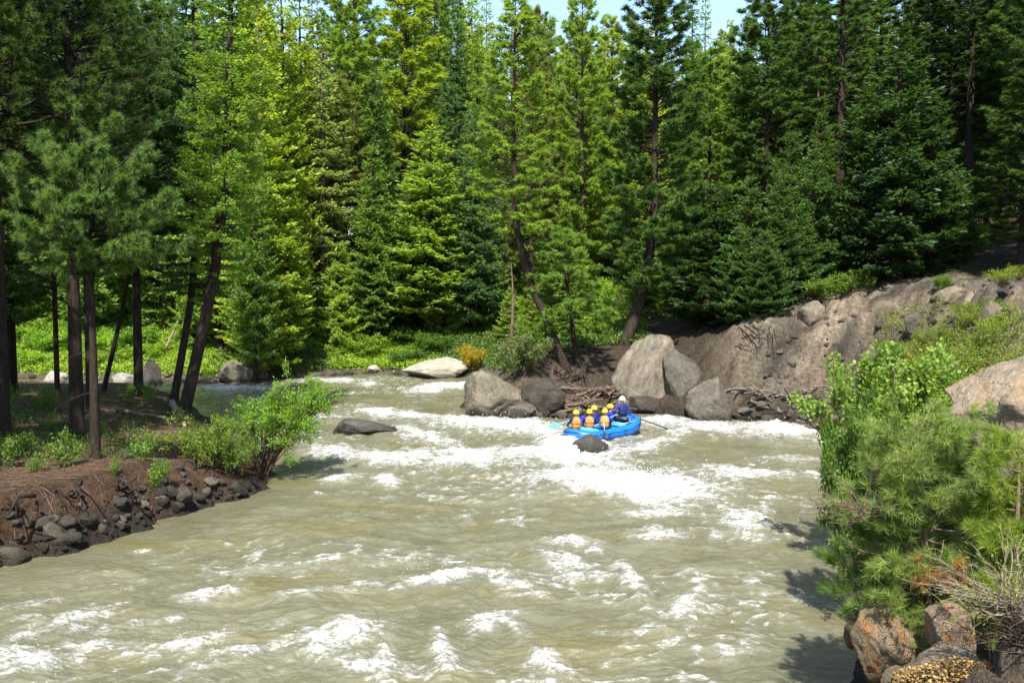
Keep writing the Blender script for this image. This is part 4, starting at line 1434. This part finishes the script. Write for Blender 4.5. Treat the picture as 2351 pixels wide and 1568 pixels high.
# ------------------------------------------------------------------ foreground pine, dead twigs
def fore_pine(seed, H, R, name, z0=.04, nper=48, ln=.165, wd=.0075, step=.17, lean=(0, 0)):
    return pine(seed, H, R, z0, name, nper=nper, ln=ln, wd=wd, step=step, profile=.42, r0=.028, up=-.05, whorl=4, twigs=9, brad=.4, inner=.1, path=((0, 0, 0), (1, lean[0], lean[1])), bark=M_LIMB, spread=.7)


FPC = (.19, .27, .09)
for (u, Y, vb, vt, hw, seed, lab, c, lean) in ((2150, 11.3, 1400, 945, 215, 801, 'large foreground pine sapling with long needles leaning over the bank', FPC, (-.25, 0)), (2065, 11.8, 1400, 1090, 115, 802, 'lower dark green pine sapling on the river side of the large sapling', (.11, .19, .06), (-.15, 0)),
                                               (2345, 10.6, 1370, 985, 120, 803, 'bright pine sapling at the frame edge beside the large sapling', (.19, .27, .05), (0, 0))):
    x = ray(u, 900)[0] * Y
    zb = CAM_H + ray(u, vb)[1] * Y
    H = CAM_H + ray(u, vt)[1] * Y - zb
    pr = fore_pine(seed, H, hw * Y / F, 'pine_sapling', lean=lean)
    root = empty('pine_sapling', (x, Y, zb - .1), lab, 'tree')
    t = link('trunk', pr['trunk'], root)
    k = link('crown', pr['crown'], root, color=c)


def twig_bush(seed, R, H, n, name, mat, label, loc, leaves=0, lean=(-.6, 0), color=(.2, .27, .04), lw=.012, ll=.05):
    r = np.random.default_rng(seed)
    g, c = Geo(), Geo()
    B, D = [], []
    for k in range(n):
        d = unit(np.array((lean[0] + r.normal(0, .55), lean[1] + r.normal(0, .5), abs(r.normal(.35, .4)))))
        L = R * r.uniform(.5, 1.1)
        s = np.linspace(0, 1, 7)
        pts = r.normal(0, .05, 3) + d * (L * s)[:, None] + np.cumsum(r.normal(0, .025, (7, 3)), axis=0)
        g.tube(pts, np.linspace(.009, .002, 7), 4, cap=False)
        for w_ in range(6):
            q = pts[r.integers(2, 7)]
            e = q + unit(d + r.normal(0, .5, 3)) * r.uniform(.1, .35)
            g.tube(np.array([q, (q + e) / 2 + r.normal(0, .01, 3), e]), [.004, .003, .0015], 3, cap=False)
            if leaves:
                m = leaves
                B.append(q + (e - q) * r.uniform(.3, 1.1, (m, 1)) + r.normal(0, .015, (m, 3)))
                D.append(unit(unit(e - q) + r.normal(0, .5, (m, 3))))
    root = empty(name, loc, label, 'shrub')
    link('branches', g.mesh(name + '_branches', [mat], True), root)
    if leaves:
        B, D = np.concatenate(B), np.concatenate(D)
        c.cards(B, D, unit(np.cross(D, r.normal(0, 1, D.shape))), ll * r.uniform(.6, 1.3, len(B)), np.full(len(B), lw), r.random(len(B)))
        link('foliage', c.mesh(name + '_foliage', [M_LEAF]), root, color=color)
    return root


twig_bush(811, .9, .6, 24, 'dead_shrub', M_DEAD, 'tangle of bare grey dead twigs below the bright sapling', tuple(P(2345, 1400, 9.2)), 0, (-.9, -.1))
twig_bush(812, .8, .6, 20, 'dead_shrub', M_TWIG, 'brown dead twig tangle above the dark corner rock', tuple(P(2360, 1470, 9.0)), 0, (-.8, -.1))
twig_bush(813, .7, .8, 34, 'sage_shrub', M_DEAD, 'pale sage shrub with narrow yellow green leaves at the frame edge', tuple(P(2320, 1400, 9.0)), 7, (-.1, 0))
twig_bush(814, .6, .3, 14, 'bare_branch', M_TWIG, 'bare brown branch reaching out over the water from the saplings', tuple(P(1985, 1180, 10.5)), 0, (-.4, 0))
dn = Geo()
r = np.random.default_rng(9)
pp = np.array([P(r.uniform(2100, 2230), r.uniform(1285, 1345), 9.7 + r.uniform(-.2, .2)) for k in range(20)])
c0 = pp.mean(0)
tufts(dn, pp - c0, np.tile((-.4, -.2, -.7), (20, 1)), r, 40, .14, .007, .6, .5)
root = empty('dead_bough', tuple(c0), 'rust orange dead pine bough hanging under the large sapling', 'branch')
bq = Geo()
bq.tube(np.array([(.4, .1, .1), (.1, 0, .05), (-.3, 0, -.05)]), [.015, .012, .004], 5)
link('branch', bq.mesh('dead_branch', [M_TWIG], True), root)
link('needles', dn.mesh('dead_needles', [M_NEEDLE]), root, color=(.19, .095, .03))


# ------------------------------------------------------------------ ground cover
def cover(name, spots, n, leaf, wd, color, label, seed, h=.25):
    r = np.random.default_rng(seed)
    B = []
    for (u0, u1, v0, v1, y0) in spots:
        k = 0
        tries = 0
        uu, vv = r.uniform(u0, u1, n), r.uniform(v0, v1, n)
        # cast in bulk by marching
        Y = np.linspace(y0, 105, 500)
        for a in range(0, n, 400):
            rx = np.array([ray(u, v) for u, v in zip(uu[a:a + 400], vv[a:a + 400])])
            X_ = rx[:, :1] * Y
            f = CAM_H + rx[:, 1:] * Y - ground_z(X_.ravel(), np.tile(Y, len(rx)), False).reshape(X_.shape)
            idx = np.argmax(f < 0, axis=1)
            ok = (f < 0).any(1)
            yy = Y[idx]
            B.append(np.stack([rx[:, 0] * yy, yy, np.zeros(len(yy))], -1)[ok])
    B = np.concatenate(B)
    d, _ = shore_dist(B[:, 0], B[:, 1])
    B = B[d > .8]
    m = 9
    B = np.repeat(B, m, axis=0) + np.concatenate([r.normal(0, .22, (len(B) * m, 2)), np.zeros((len(B) * m, 1))], 1)
    B[:, 2] = ground_z(B[:, 0], B[:, 1]) + r.uniform(-.02, h, len(B))
    D = unit(r.normal(0, .6, (len(B), 3)) + np.array((0, 0, .5)))
    side = unit(np.cross(D, r.normal(0, 1, D.shape)))
    g = Geo()
    g.cards(B, D, side, leaf * r.uniform(.6, 1.4, len(B)), wd * r.uniform(.7, 1.3, len(B)), np.clip(r.normal(.5, .25, len(B)), 0, 1))
    o = link(name, g.mesh(name, [M_LEAF]), color=color)
    tag(o, label, 'undergrowth', kind='stuff')


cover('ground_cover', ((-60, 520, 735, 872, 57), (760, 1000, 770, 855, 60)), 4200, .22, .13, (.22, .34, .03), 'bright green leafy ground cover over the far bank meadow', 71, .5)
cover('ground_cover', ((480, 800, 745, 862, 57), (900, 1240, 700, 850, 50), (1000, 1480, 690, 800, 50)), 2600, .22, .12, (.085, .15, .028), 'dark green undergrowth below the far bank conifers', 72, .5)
cover('ground_cover', ((-40, 430, 890, 985, 20), (-20, 330, 985, 1060, 18)), 520, .12, .035, (.06, .10, .022), 'sparse green undergrowth on the shaded near bank floor', 73, .25)
cover('ground_cover', ((2020, 2351, 720, 900, 14),), 1800, .10, .035, (.17, .22, .035), 'yellow green weeds over the lower soil slope', 74, .3)


# ------------------------------------------------------------------ raft, crew, oars
M_RAFT = plain_mat('blue_raft_rubber', (.008, .115, .40), .38, .12, 3)
M_RAFTL = plain_mat('light_blue_rubber', (.06, .38, .62), .38, .1, 3)
M_RAFTD = plain_mat('navy_rubber', (.012, .04, .16), .5, .15, 3)
M_JACKET = plain_mat('blue_jacket', (.018, .035, .30), .75, .25, 9, .2)
M_NAVY = plain_mat('navy_jacket', (.012, .018, .075), .75, .25, 9, .2)
M_TEAL = plain_mat('teal_trousers', (.02, .075, .10), .8, .25, 9, .2)
M_ORANGE = plain_mat('orange_vest', (.44, .165, .035), .75, .2, 7, .2)
M_GOLD = plain_mat('golden_vest', (.38, .20, .04), .75, .2, 7, .2)
M_SKIN = plain_mat('skin', (.36, .19, .12), .6, .1, 6, .3)
M_HAIR = plain_mat('brown_hair', (.05, .03, .018), .7, .3, 20, .2)
M_YEL = plain_mat('yellow_helmet', (.62, .42, .015), .3, .06, 3, .5)
M_AMBER = plain_mat('amber_helmet', (.62, .33, .02), .3, .06, 3, .5)
M_WHITE = plain_mat('white_helmet', (.68, .66, .64), .35, .05, 3, .5)
M_CHAR = plain_mat('charcoal', (.04, .045, .05), .5, .2, 6, .4)
M_STRAP = plain_mat('black_strap', (.015, .015, .017), .6, .2, 6, .3)
M_OAR = plain_mat('pale_blue_shaft', (.22, .36, .62), .4, .1, 5, .4)
M_GREY = plain_mat('grey_metal', (.22, .22, .23), .4, .1, 5, .5)

RC = G(1384, 1003)
RA = math.radians(40)
raft = empty('raft', (RC[0], RC[1], .05), 'blue inflatable whitewater raft crossing the rapids full of paddlers', 'raft', rotz=RA)
RL, RB, RT = 4.0, 1.75, .25


def hull_path(n=96, grow=0.0):
    a, q = (RL - RB) / 2, RB / 2 - RT + grow
    per = 4 * a + 2 * math.pi * q
    out_ = []
    for k in range(n):
        s_ = k / n * per
        if s_ < 2 * a: x_, y_ = -a + s_, -q
        elif s_ < 2 * a + math.pi * q:
            t_ = (s_ - 2 * a) / q - math.pi / 2
            x_, y_ = a + q * math.cos(t_), q * math.sin(t_)
        elif s_ < 4 * a + math.pi * q: x_, y_ = a - (s_ - 2 * a - math.pi * q), q
        else:
            t_ = (s_ - 4 * a - math.pi * q) / q + math.pi / 2
            x_, y_ = -a + q * math.cos(t_), q * math.sin(t_)
        out_.append((x_, y_, .17 + .30 * max(0, (x_ - .55) / 1.2) ** 2 + .14 * max(0, (-x_ - .7) / 1.1) ** 2 + .04 * x_))
    return np.array(out_)


def closed_tube(g, pts, rad, seg=14):
    n_ = len(pts)
    tan = np.roll(pts, -1, 0) - np.roll(pts, 1, 0)
    tan /= np.linalg.norm(tan, axis=1)[:, None]
    a_ = unit(np.cross(tan, np.array((0, 0, 1.0))))
    b_ = np.cross(a_, tan)
    th = np.linspace(0, 2 * math.pi, seg, endpoint=False)
    V = (pts[:, None] + rad * (np.cos(th)[None, :, None] * a_[:, None] + np.sin(th)[None, :, None] * b_[:, None])).reshape(-1, 3)
    i_ = np.arange(n_)[:, None]
    j_ = np.arange(seg)[None, :]
    i2, j2 = (i_ + 1) % n_, (j_ + 1) % seg
    g.add(V, None, np.stack([i_ * seg + j_, i2 * seg + j_, i2 * seg + j2, i_ * seg + j2], -1).reshape(-1, 4))


hp = hull_path()
g = Geo(); closed_tube(g, hp, RT); link('hull_tube', g.mesh('hull_tube', [M_RAFT], True), raft)
g = Geo(); lp = hull_path(grow=RT * .93); lp[:, 2] += .09 + .015 * np.sin(np.arange(96) * .9); closed_tube(g, lp, .014, 5); link('safety_line', g.mesh('safety_line', [M_STRAP], True), raft)
g = Geo()
ring = hp * np.array((.9, .85, 1)); ring[:, 2] -= .1
g.add(np.concatenate([ring, [[0, 0, .05]]]), np.stack([np.arange(96), (np.arange(96) + 1) % 96, np.full(96, 96)], -1))
low_ = ring.copy(); low_[:, 2] -= .07
g.add(np.concatenate([low_, [[0, 0, -.03]]]), np.stack([(np.arange(96) + 1) % 96, np.arange(96), np.full(96, 96)], -1))
link('floor', g.mesh('floor', [M_RAFTD], True), raft)
for a_, m_ in ((-.85, M_RAFTL), (.05, M_RAFT), (.85, M_RAFTL)):
    g = Geo()
    s_ = np.linspace(-.66, .66, 9)
    g.tube(np.stack([np.full(9, a_), s_, .30 + .05 * a_ + 0 * s_], -1), np.array([.12, .16, .17, .175, .175, .175, .17, .16, .12]), 12)
    link('thwart', g.mesh('thwart', [m_], True), raft)
for a_ in (-1.35, -.5, .45, 1.3):       # D-ring patches on the near side
    k_ = int(np.argmin((hp[:, 0] - a_) ** 2 + (hp[:, 1] + .62) ** 2))
    g = Geo()
    c_ = hp[k_] + np.array((0, -RT * .97, .03))
    th = np.linspace(0, 6.283, 13)
    g.tube(np.stack([c_[0] + .07 * np.cos(th), c_[1] - .01 + 0 * th, c_[2] + .07 * np.sin(th)], -1), .012, 5, False)
    link('grab_ring', g.mesh('grab_ring', [M_STRAP], True), raft)
# rowing frame that carries the oars
g = Geo()
for y_ in (-.62, .62): g.tube(np.array([(.55, y_, .52), (1.55, y_, .60)]), .025, 8)
for x_ in (.6, 1.45): g.tube(np.array([(x_, -.62, .52 + (x_ - .55) * .08), (x_, .62, .52 + (x_ - .55) * .08)]), .025, 8)
for y_ in (-.66, .66): g.tube(np.array([(.95, y_, .54), (.95, y_, .70)]), .02, 8)
link('rowing_frame', g.mesh('rowing_frame', [M_GREY], True), raft)
g = Geo(); g.tube(np.array([(1.2, -.3, .62), (1.2, -.1, .66), (1.2, .1, .66), (1.2, .3, .62)]), [.14, .17, .17, .14], 10, flat=.55); link('seat', g.mesh('guide_seat', [M_CHAR], True), raft)


def raft_pt(a, b, z):
    c_, s_ = math.cos(RA), math.sin(RA)
    return np.array((RC[0] + a * c_ - b * s_, RC[1] + a * s_ + b * c_, z + .05))


def skin_body(name, nodes, edges, mats, pick):
    """nodes: {key: (x, y, z, radius)}; grows one continuous body round the skeleton"""
    keys = list(nodes)
    ix = {k: i for i, k in enumerate(keys)}
    me = bpy.data.meshes.new(name)
    me.from_pydata([nodes[k][:3] for k in keys], [(ix[a], ix[b]) for a, b in edges], [])
    o = bpy.data.objects.new(name, me)
    COL.objects.link(o)
    sk = o.modifiers.new('skin', 'SKIN')
    sk.use_smooth_shade = True
    sub = o.modifiers.new('sub', 'SUBSURF')
    sub.levels = sub.render_levels = 1
    for i, k in enumerate(keys):
        q = nodes[k]
        me.skin_vertices[0].data[i].radius = (q[3], q[4] if len(q) > 4 else q[3])
        me.skin_vertices[0].data[i].use_root = (i == 0)
    dg = bpy.context.evaluated_depsgraph_get()
    res = bpy.data.meshes.new_from_object(o.evaluated_get(dg))
    bpy.data.objects.remove(o)
    res.name = name
    res.materials.clear()
    for m_ in mats: res.materials.append(m_)
    arr = np.array([nodes[k][:3] for k in keys])
    for p_ in res.polygons:
        c_ = np.array(p_.center)
        p_.material_index = pick(keys[int(np.argmin(((arr - c_) ** 2).sum(1)))], c_)
        p_.use_smooth = True
    return res


def lathe_shell(g, rings, seg=20):
    """rings of (z, half width, half depth, centre y)"""
    th = np.linspace(0, 2 * math.pi, seg, endpoint=False)
    V = []
    for z_, w_, d_, cy in rings:
        cx, sy = np.cos(th), np.sin(th)
        V.append(np.stack([w_ * np.sign(cx) * np.abs(cx) ** .8, cy + d_ * np.sign(sy) * np.abs(sy) ** .8, np.full(seg, z_)], -1))
    V = np.concatenate(V)
    i_ = np.arange(len(rings) - 1)[:, None] * seg
    j_ = np.arange(seg)[None, :]
    k_ = (j_ + 1) % seg
    g.add(V, None, np.stack([i_ + j_, i_ + k_, i_ + seg + k_, i_ + seg + j_], -1).reshape(-1, 4))


def make_person(label, a, b, z, face, lean, hands, vest, jacket, helmet, trousers=None, turn=0.0, hair=False, stand=0.0):
    """seated figure on the raft: origin at the seat, looking along local +Y"""
    root = empty('person', tuple(raft_pt(a, b, z)), label, 'person', rotz=face)
    ly = lean
    nd = {'pelvis': (0, 0, .10, .15, .12), 'belly': (0, ly * .35, .25, .145, .115), 'chest': (0, ly * .7, .43, .165, .125), 'upper': (0, ly * .9, .53, .10, .09),
          'neck': (0, ly, .61, .055), 'jaw': (0, ly + .015, .68, .075), 'head': (0, ly + .01, .76, .095, .10), 'top': (0, ly, .83, .06),
          'nose': (.115 * math.sin(-turn), ly + .01 + .115 * math.cos(turn), .735, .016), 'nosetip': (.13 * math.sin(-turn), ly + .01 + .13 * math.cos(turn), .725, .012)}
    ed = [('pelvis', 'belly'), ('belly', 'chest'), ('chest', 'upper'), ('upper', 'neck'), ('neck', 'jaw'), ('jaw', 'head'), ('head', 'top'), ('head', 'nose'), ('nose', 'nosetip')]
    for sd, nm in ((-1, 'l'), (1, 'r')):
        h = np.array(hands[0 if sd < 0 else 1], float)
        sh = np.array((sd * .19, ly * .85, .52))
        mid = (sh + h) / 2
        drop = np.array((sd * .10, -.02, -.10))
        el = mid + drop
        nd['shoulder' + nm] = (*sh, .068)
        nd['elbow' + nm] = (*el, .048)
        wr = el + (h - el) * .8
        nd['wrist' + nm] = (*wr, .03)
        fw = unit(h - el)
        nd['palm' + nm] = (*(wr + fw * .07), .036, .022)
        ed += [('chest', 'shoulder' + nm), ('shoulder' + nm, 'elbow' + nm), ('elbow' + nm, 'wrist' + nm), ('wrist' + nm, 'palm' + nm)]
        ac = unit(np.cross(fw, (0, 0, 1.0)))
        for f_ in range(4):
            k1 = wr + fw * .12 + ac * (f_ - 1.5) * .022
            k2 = k1 + fw * (.028 + .006 * (f_ in (1, 2))) + np.array((0, 0, -.022))
            k3 = k2 + np.array((0, 0, -.026)) - fw * .014
            for q_, kk in enumerate((k1, k2, k3)): nd['finger%d%d%s' % (f_, q_, nm)] = (*kk, .010 - .001 * q_)
            ed += [('palm' + nm, 'finger%d0%s' % (f_, nm)), ('finger%d0%s' % (f_, nm), 'finger%d1%s' % (f_, nm)), ('finger%d1%s' % (f_, nm), 'finger%d2%s' % (f_, nm))]
        t1 = wr + fw * .06 - ac * sd * .045
        nd['thumb0' + nm] = (*t1, .012)
        nd['thumb1' + nm] = (*(t1 + fw * .035 + np.array((0, 0, -.02))), .010)
        ed += [('wrist' + nm, 'thumb0' + nm), ('thumb0' + nm, 'thumb1' + nm)]
        nd['hip' + nm] = (sd * .10, .06, .07, .095)
        nd['knee' + nm] = (sd * .17, .42, .12 - stand, .066)
        nd['ankle' + nm] = (sd * .17, .44, -.26 - stand, .045)
        nd['toe' + nm] = (sd * .18, .60, -.30 - stand, .04)
        ed += [('pelvis', 'hip' + nm), ('hip' + nm, 'knee' + nm), ('knee' + nm, 'ankle' + nm), ('ankle' + nm, 'toe' + nm)]

    def pick(k, c_):
        if k in ('neck', 'jaw', 'head', 'top', 'nose', 'nosetip'): return 1
        if k.startswith(('palm', 'finger', 'thumb')): return 1
        if k.startswith(('hip', 'knee', 'ankle')): return 2
        if k.startswith('toe'): return 3
        return 0
    link('body', skin_body('body', nd, ed, [jacket, M_SKIN, trousers or M_NAVY, M_CHAR], pick), root)
    if vest is not None:
        g = Geo()
        lathe_shell(g, [(.13, .168, .135, ly * .15), (.15, .185, .155, ly * .2), (.24, .185, .155, ly * .35), (.255, .178, .148, ly * .36), (.27, .187, .158, ly * .4), (.38, .198, .165, ly * .6), (.48, .185, .155, ly * .8), (.545, .15, .125, ly * .9), (.585, .10, .095, ly * .95), (.60, .085, .08, ly * .97)])
        vo = link('life_vest', g.mesh('life_vest', [vest], True), root)
        g = Geo()
        th = np.linspace(0, 6.2832, 25)
        for z_, cy in ((.20, .28), (.33, .5)):
            g.tube(np.stack([.196 * np.cos(th), ly * cy + .166 * np.sin(th), np.full(25, z_)], -1), .012, 5, False)
        link('strap', g.mesh('vest_straps', [M_STRAP], True), vo)
    g = Geo()
    lathe_shell(g, [(.735, .128, .140, ly), (.75, .132, .145, ly), (.79, .128, .142, ly), (.84, .112, .126, ly), (.88, .082, .095, ly), (.905, .045, .055, ly), (.912, .004, .006, ly)], 22)
    g.tube(np.array([(-.10, ly + .10 + .03, .765), (-.05, ly + .165, .76), (.05, ly + .165, .76), (.10, ly + .13, .765)]), [.012, .02, .02, .012], 6, flat=.4)
    he = link('helmet', g.mesh('helmet', [helmet], True), root)
    g = Geo()
    for sd in (-1, 1): g.tube(np.array([(sd * .12, ly, .75), (sd * .09, ly + .05, .66), (0, ly + .075, .615)]), .008, 5)
    link('chin_strap', g.mesh('chin_strap', [M_STRAP], True), he)
    if hair:
        g = Geo()
        g.tube(np.array([(0, ly - .09, .74), (0, ly - .12, .66), (0, ly - .12, .58)]), [.05, .06, .03], 8)
        link('hair', g.mesh('hair', [M_HAIR], True), root)
    return root


HD = ((-.10, .42, .34), (.16, .46, .22))
make_person('person in orange life vest and yellow helmet at the stern end of the raft', -1.55, .02, .34, .25, .05, ((-.30, .26, .22), (-.22, .36, .30)), M_ORANGE, M_NAVY, M_YEL)
make_person('person in dark helmet and bright blue jacket seated second in the raft', -.85, .52, .32, .1, .06, HD, None, M_JACKET, M_CHAR, hair=True)
make_person('person in yellow helmet and orange vest seated mid raft behind the pale thwart', -.72, .08, .29, .0, .05, HD, M_ORANGE, M_JACKET, M_YEL)
make_person('person in navy jacket and greenish yellow helmet on the far tube of the raft', .12, .62, .32, .3, .04, HD, M_NAVY, M_NAVY, plain_mat('lime_helmet', (.52, .46, .02), .3, .06, 3, .5))
make_person('person in golden vest and yellow helmet on the near tube, arms in blue sleeves', -.46, -.55, .36, -.25, .05, ((-.30, .20, .26), (.14, .42, .30)), M_GOLD, M_JACKET, M_YEL)
make_person('person in blue jacket and amber helmet turned sideways next to the guide', .80, .22, .38, 1.1, .08, HD, None, M_JACKET, M_AMBER, trousers=M_NAVY)
make_person('guide in white helmet and blue jacket with dark pack seated highest, rowing', 1.18, -.08, .70, .35, .10, ((-.36, .18, .20), (.40, .12, .06)), M_NAVY, M_JACKET, M_WHITE, trousers=M_TEAL, stand=.12)


def paddle_obj(name, a, b, r0, shaft, blade, label, bl=.5, bw=.10, cat='paddle', up=(0, 0, 1), tgrip=True):
    a, b = np.asarray(a, float), np.asarray(b, float)
    root = empty(name, tuple(a), label, cat)
    d = unit(b - a)
    L = np.linalg.norm(b - a)
    g = Geo()
    g.tube(np.array([(0, 0, 0), d * (L - bl)]), r0, 8)
    if tgrip:
        sd = unit(np.cross(d, up))
        g.tube(np.array([-sd * .06, sd * .06]), r0 * 1.2, 6)
    link('shaft', g.mesh(name + '_shaft', [shaft], True), root)
    g = Geo()
    sd = unit(np.cross(d, up))
    nn = np.cross(sd, d)
    s_ = np.linspace(0, 1, 10)
    wd = bw * np.array([.2, .55, .85, 1, 1.05, 1.05, 1.0, .92, .72, .3])
    ctr = d * (L - bl + s_ * bl)[:, None]
    top = np.concatenate([ctr + sd * wd[:, None] + nn * .006, ctr - sd * wd[:, None] + nn * .006])
    bot = top - nn * .012 * 1
    V = np.concatenate([top, bot])
    q = []
    for i in range(9):
        q += [(i, i + 1, 11 + i, 10 + i), (20 + i, 30 + i, 31 + i, 21 + i), (i, 20 + i, 21 + i, i + 1), (10 + i, 11 + i, 31 + i, 30 + i)]
    q += [(0, 10, 30, 20), (9, 29, 39, 19)]
    g.add(V, None, np.array(q))
    link('blade', g.mesh(name + '_blade', [blade]), root)
    return root


paddle_obj('paddle', P(1306, 966, 36.1), P(1259, 981, 35.6), .018, M_OAR, M_RAFTL, 'light blue paddle stuck out sideways by the stern paddler', .55, .11, up=(0, -.5, 1))
paddle_obj('paddle', raft_pt(-.35, -.35, 1.0), raft_pt(-1.05, -1.15, .15), .018, M_OAR, M_CHAR, 'pale shafted paddle held by the person in the golden vest', .45, .10, up=(.6, -.6, .3))
paddle_obj('oar', P(1416, 951, 37.3), P(1300, 1014, 35.8), .024, M_OAR, M_CHAR, 'long pale blue oar with dark blade crossing in front of the crew', .75, .12, 'oar', up=(.3, -.8, .5), tgrip=False)
paddle_obj('oar', P(1449, 954, 37.5), P(1546, 989, 38.6), .026, M_STRAP, M_STRAP, 'black oar reaching from the guide to the far water', .7, .09, 'oar', up=(.2, -.3, 1), tgrip=False)

# ------------------------------------------------------------------ spray thrown up by the breaking waves
r = np.random.default_rng(31)
g = Geo()
v0, f0 = ico(1)
for (u, v, su, sv, hmax, n_) in ((1430, 1110, 110, 14, .55, 420), (1530, 1135, 60, 14, .5, 200), (1010, 1345, 50, 6, .3, 80), (770, 1490, 50, 14, .3, 90), (45, 1530, 50, 20, .3, 60), (1350, 1035, 50, 8, .35, 120), (1080, 1050, 50, 10, .35, 100), (1170, 975, 80, 10, .4, 110), (1815, 990, 80, 8, .4, 120), (425, 1488, 40, 10, .25, 60)):
    for k in range(n_):
        x, y = G(u + r.normal(0, su), v + r.normal(0, sv))
        q = np.array((x, y, .1 + abs(r.normal(0, hmax * .5))))
        g.add(v0 * r.uniform(.004, .014) * (y / 26) * np.array((1.3, 1, 1)) + q, f0)
M_SPRAY = plain_mat('spray_drops', (.5, .5, .49), .4, .05, 3, .5)
tag(link('spray_droplets', g.mesh('spray_droplets', [M_SPRAY])), 'white droplets thrown up above the breaking waves', 'spray', kind='stuff')

# ------------------------------------------------------------------ litter and roots of the eroded near bank
r = np.random.default_rng(41)
g = Geo()
for k in range(420):
    u, v = r.uniform(-20, 470), r.uniform(960, 1150)
    if v > np.interp(u, (0, 470), (1160, 1060)): continue
    rx, rz = ray(u, v)
    Y = 4.6 / -rz
    x = rx * Y
    a = r.uniform(0, 3.14)
    L = r.gamma(2, .09)
    d = np.array((math.cos(a), math.sin(a))) * L
    pts = [(x + d[0] * t, Y + d[1] * t, 0) for t in (-1, 0, 1)]
    z = ground_z(np.array([q[0] for q in pts]), np.array([q[1] for q in pts]))
    g.tube(np.array([(q[0], q[1], zz + .015) for q, zz in zip(pts, z)]), r.uniform(.004, .012), 4)
tag(link('twig_litter', g.mesh('twig_litter', [M_TWIG])), 'fallen twigs and needles littering the near bank floor', 'litter', kind='stuff')
for (u, v, lab, sd) in ((150, 1128, 'dark roots hanging from the soil edge above the tan egg shaped boulder', 51), (285, 1110, 'dark roots hanging from the soil edge near the pinkish cobble', 52), (450, 1060, 'dark roots and dead stems under the low yellowish shrub', 53), (40, 1145, 'dark roots at the frame edge over the mossy bank stones', 54)):
    p = hit(u, v)
    roots(u - 40, u + 40, v, v + 45, 8, lab, sd, p[1] - .2)
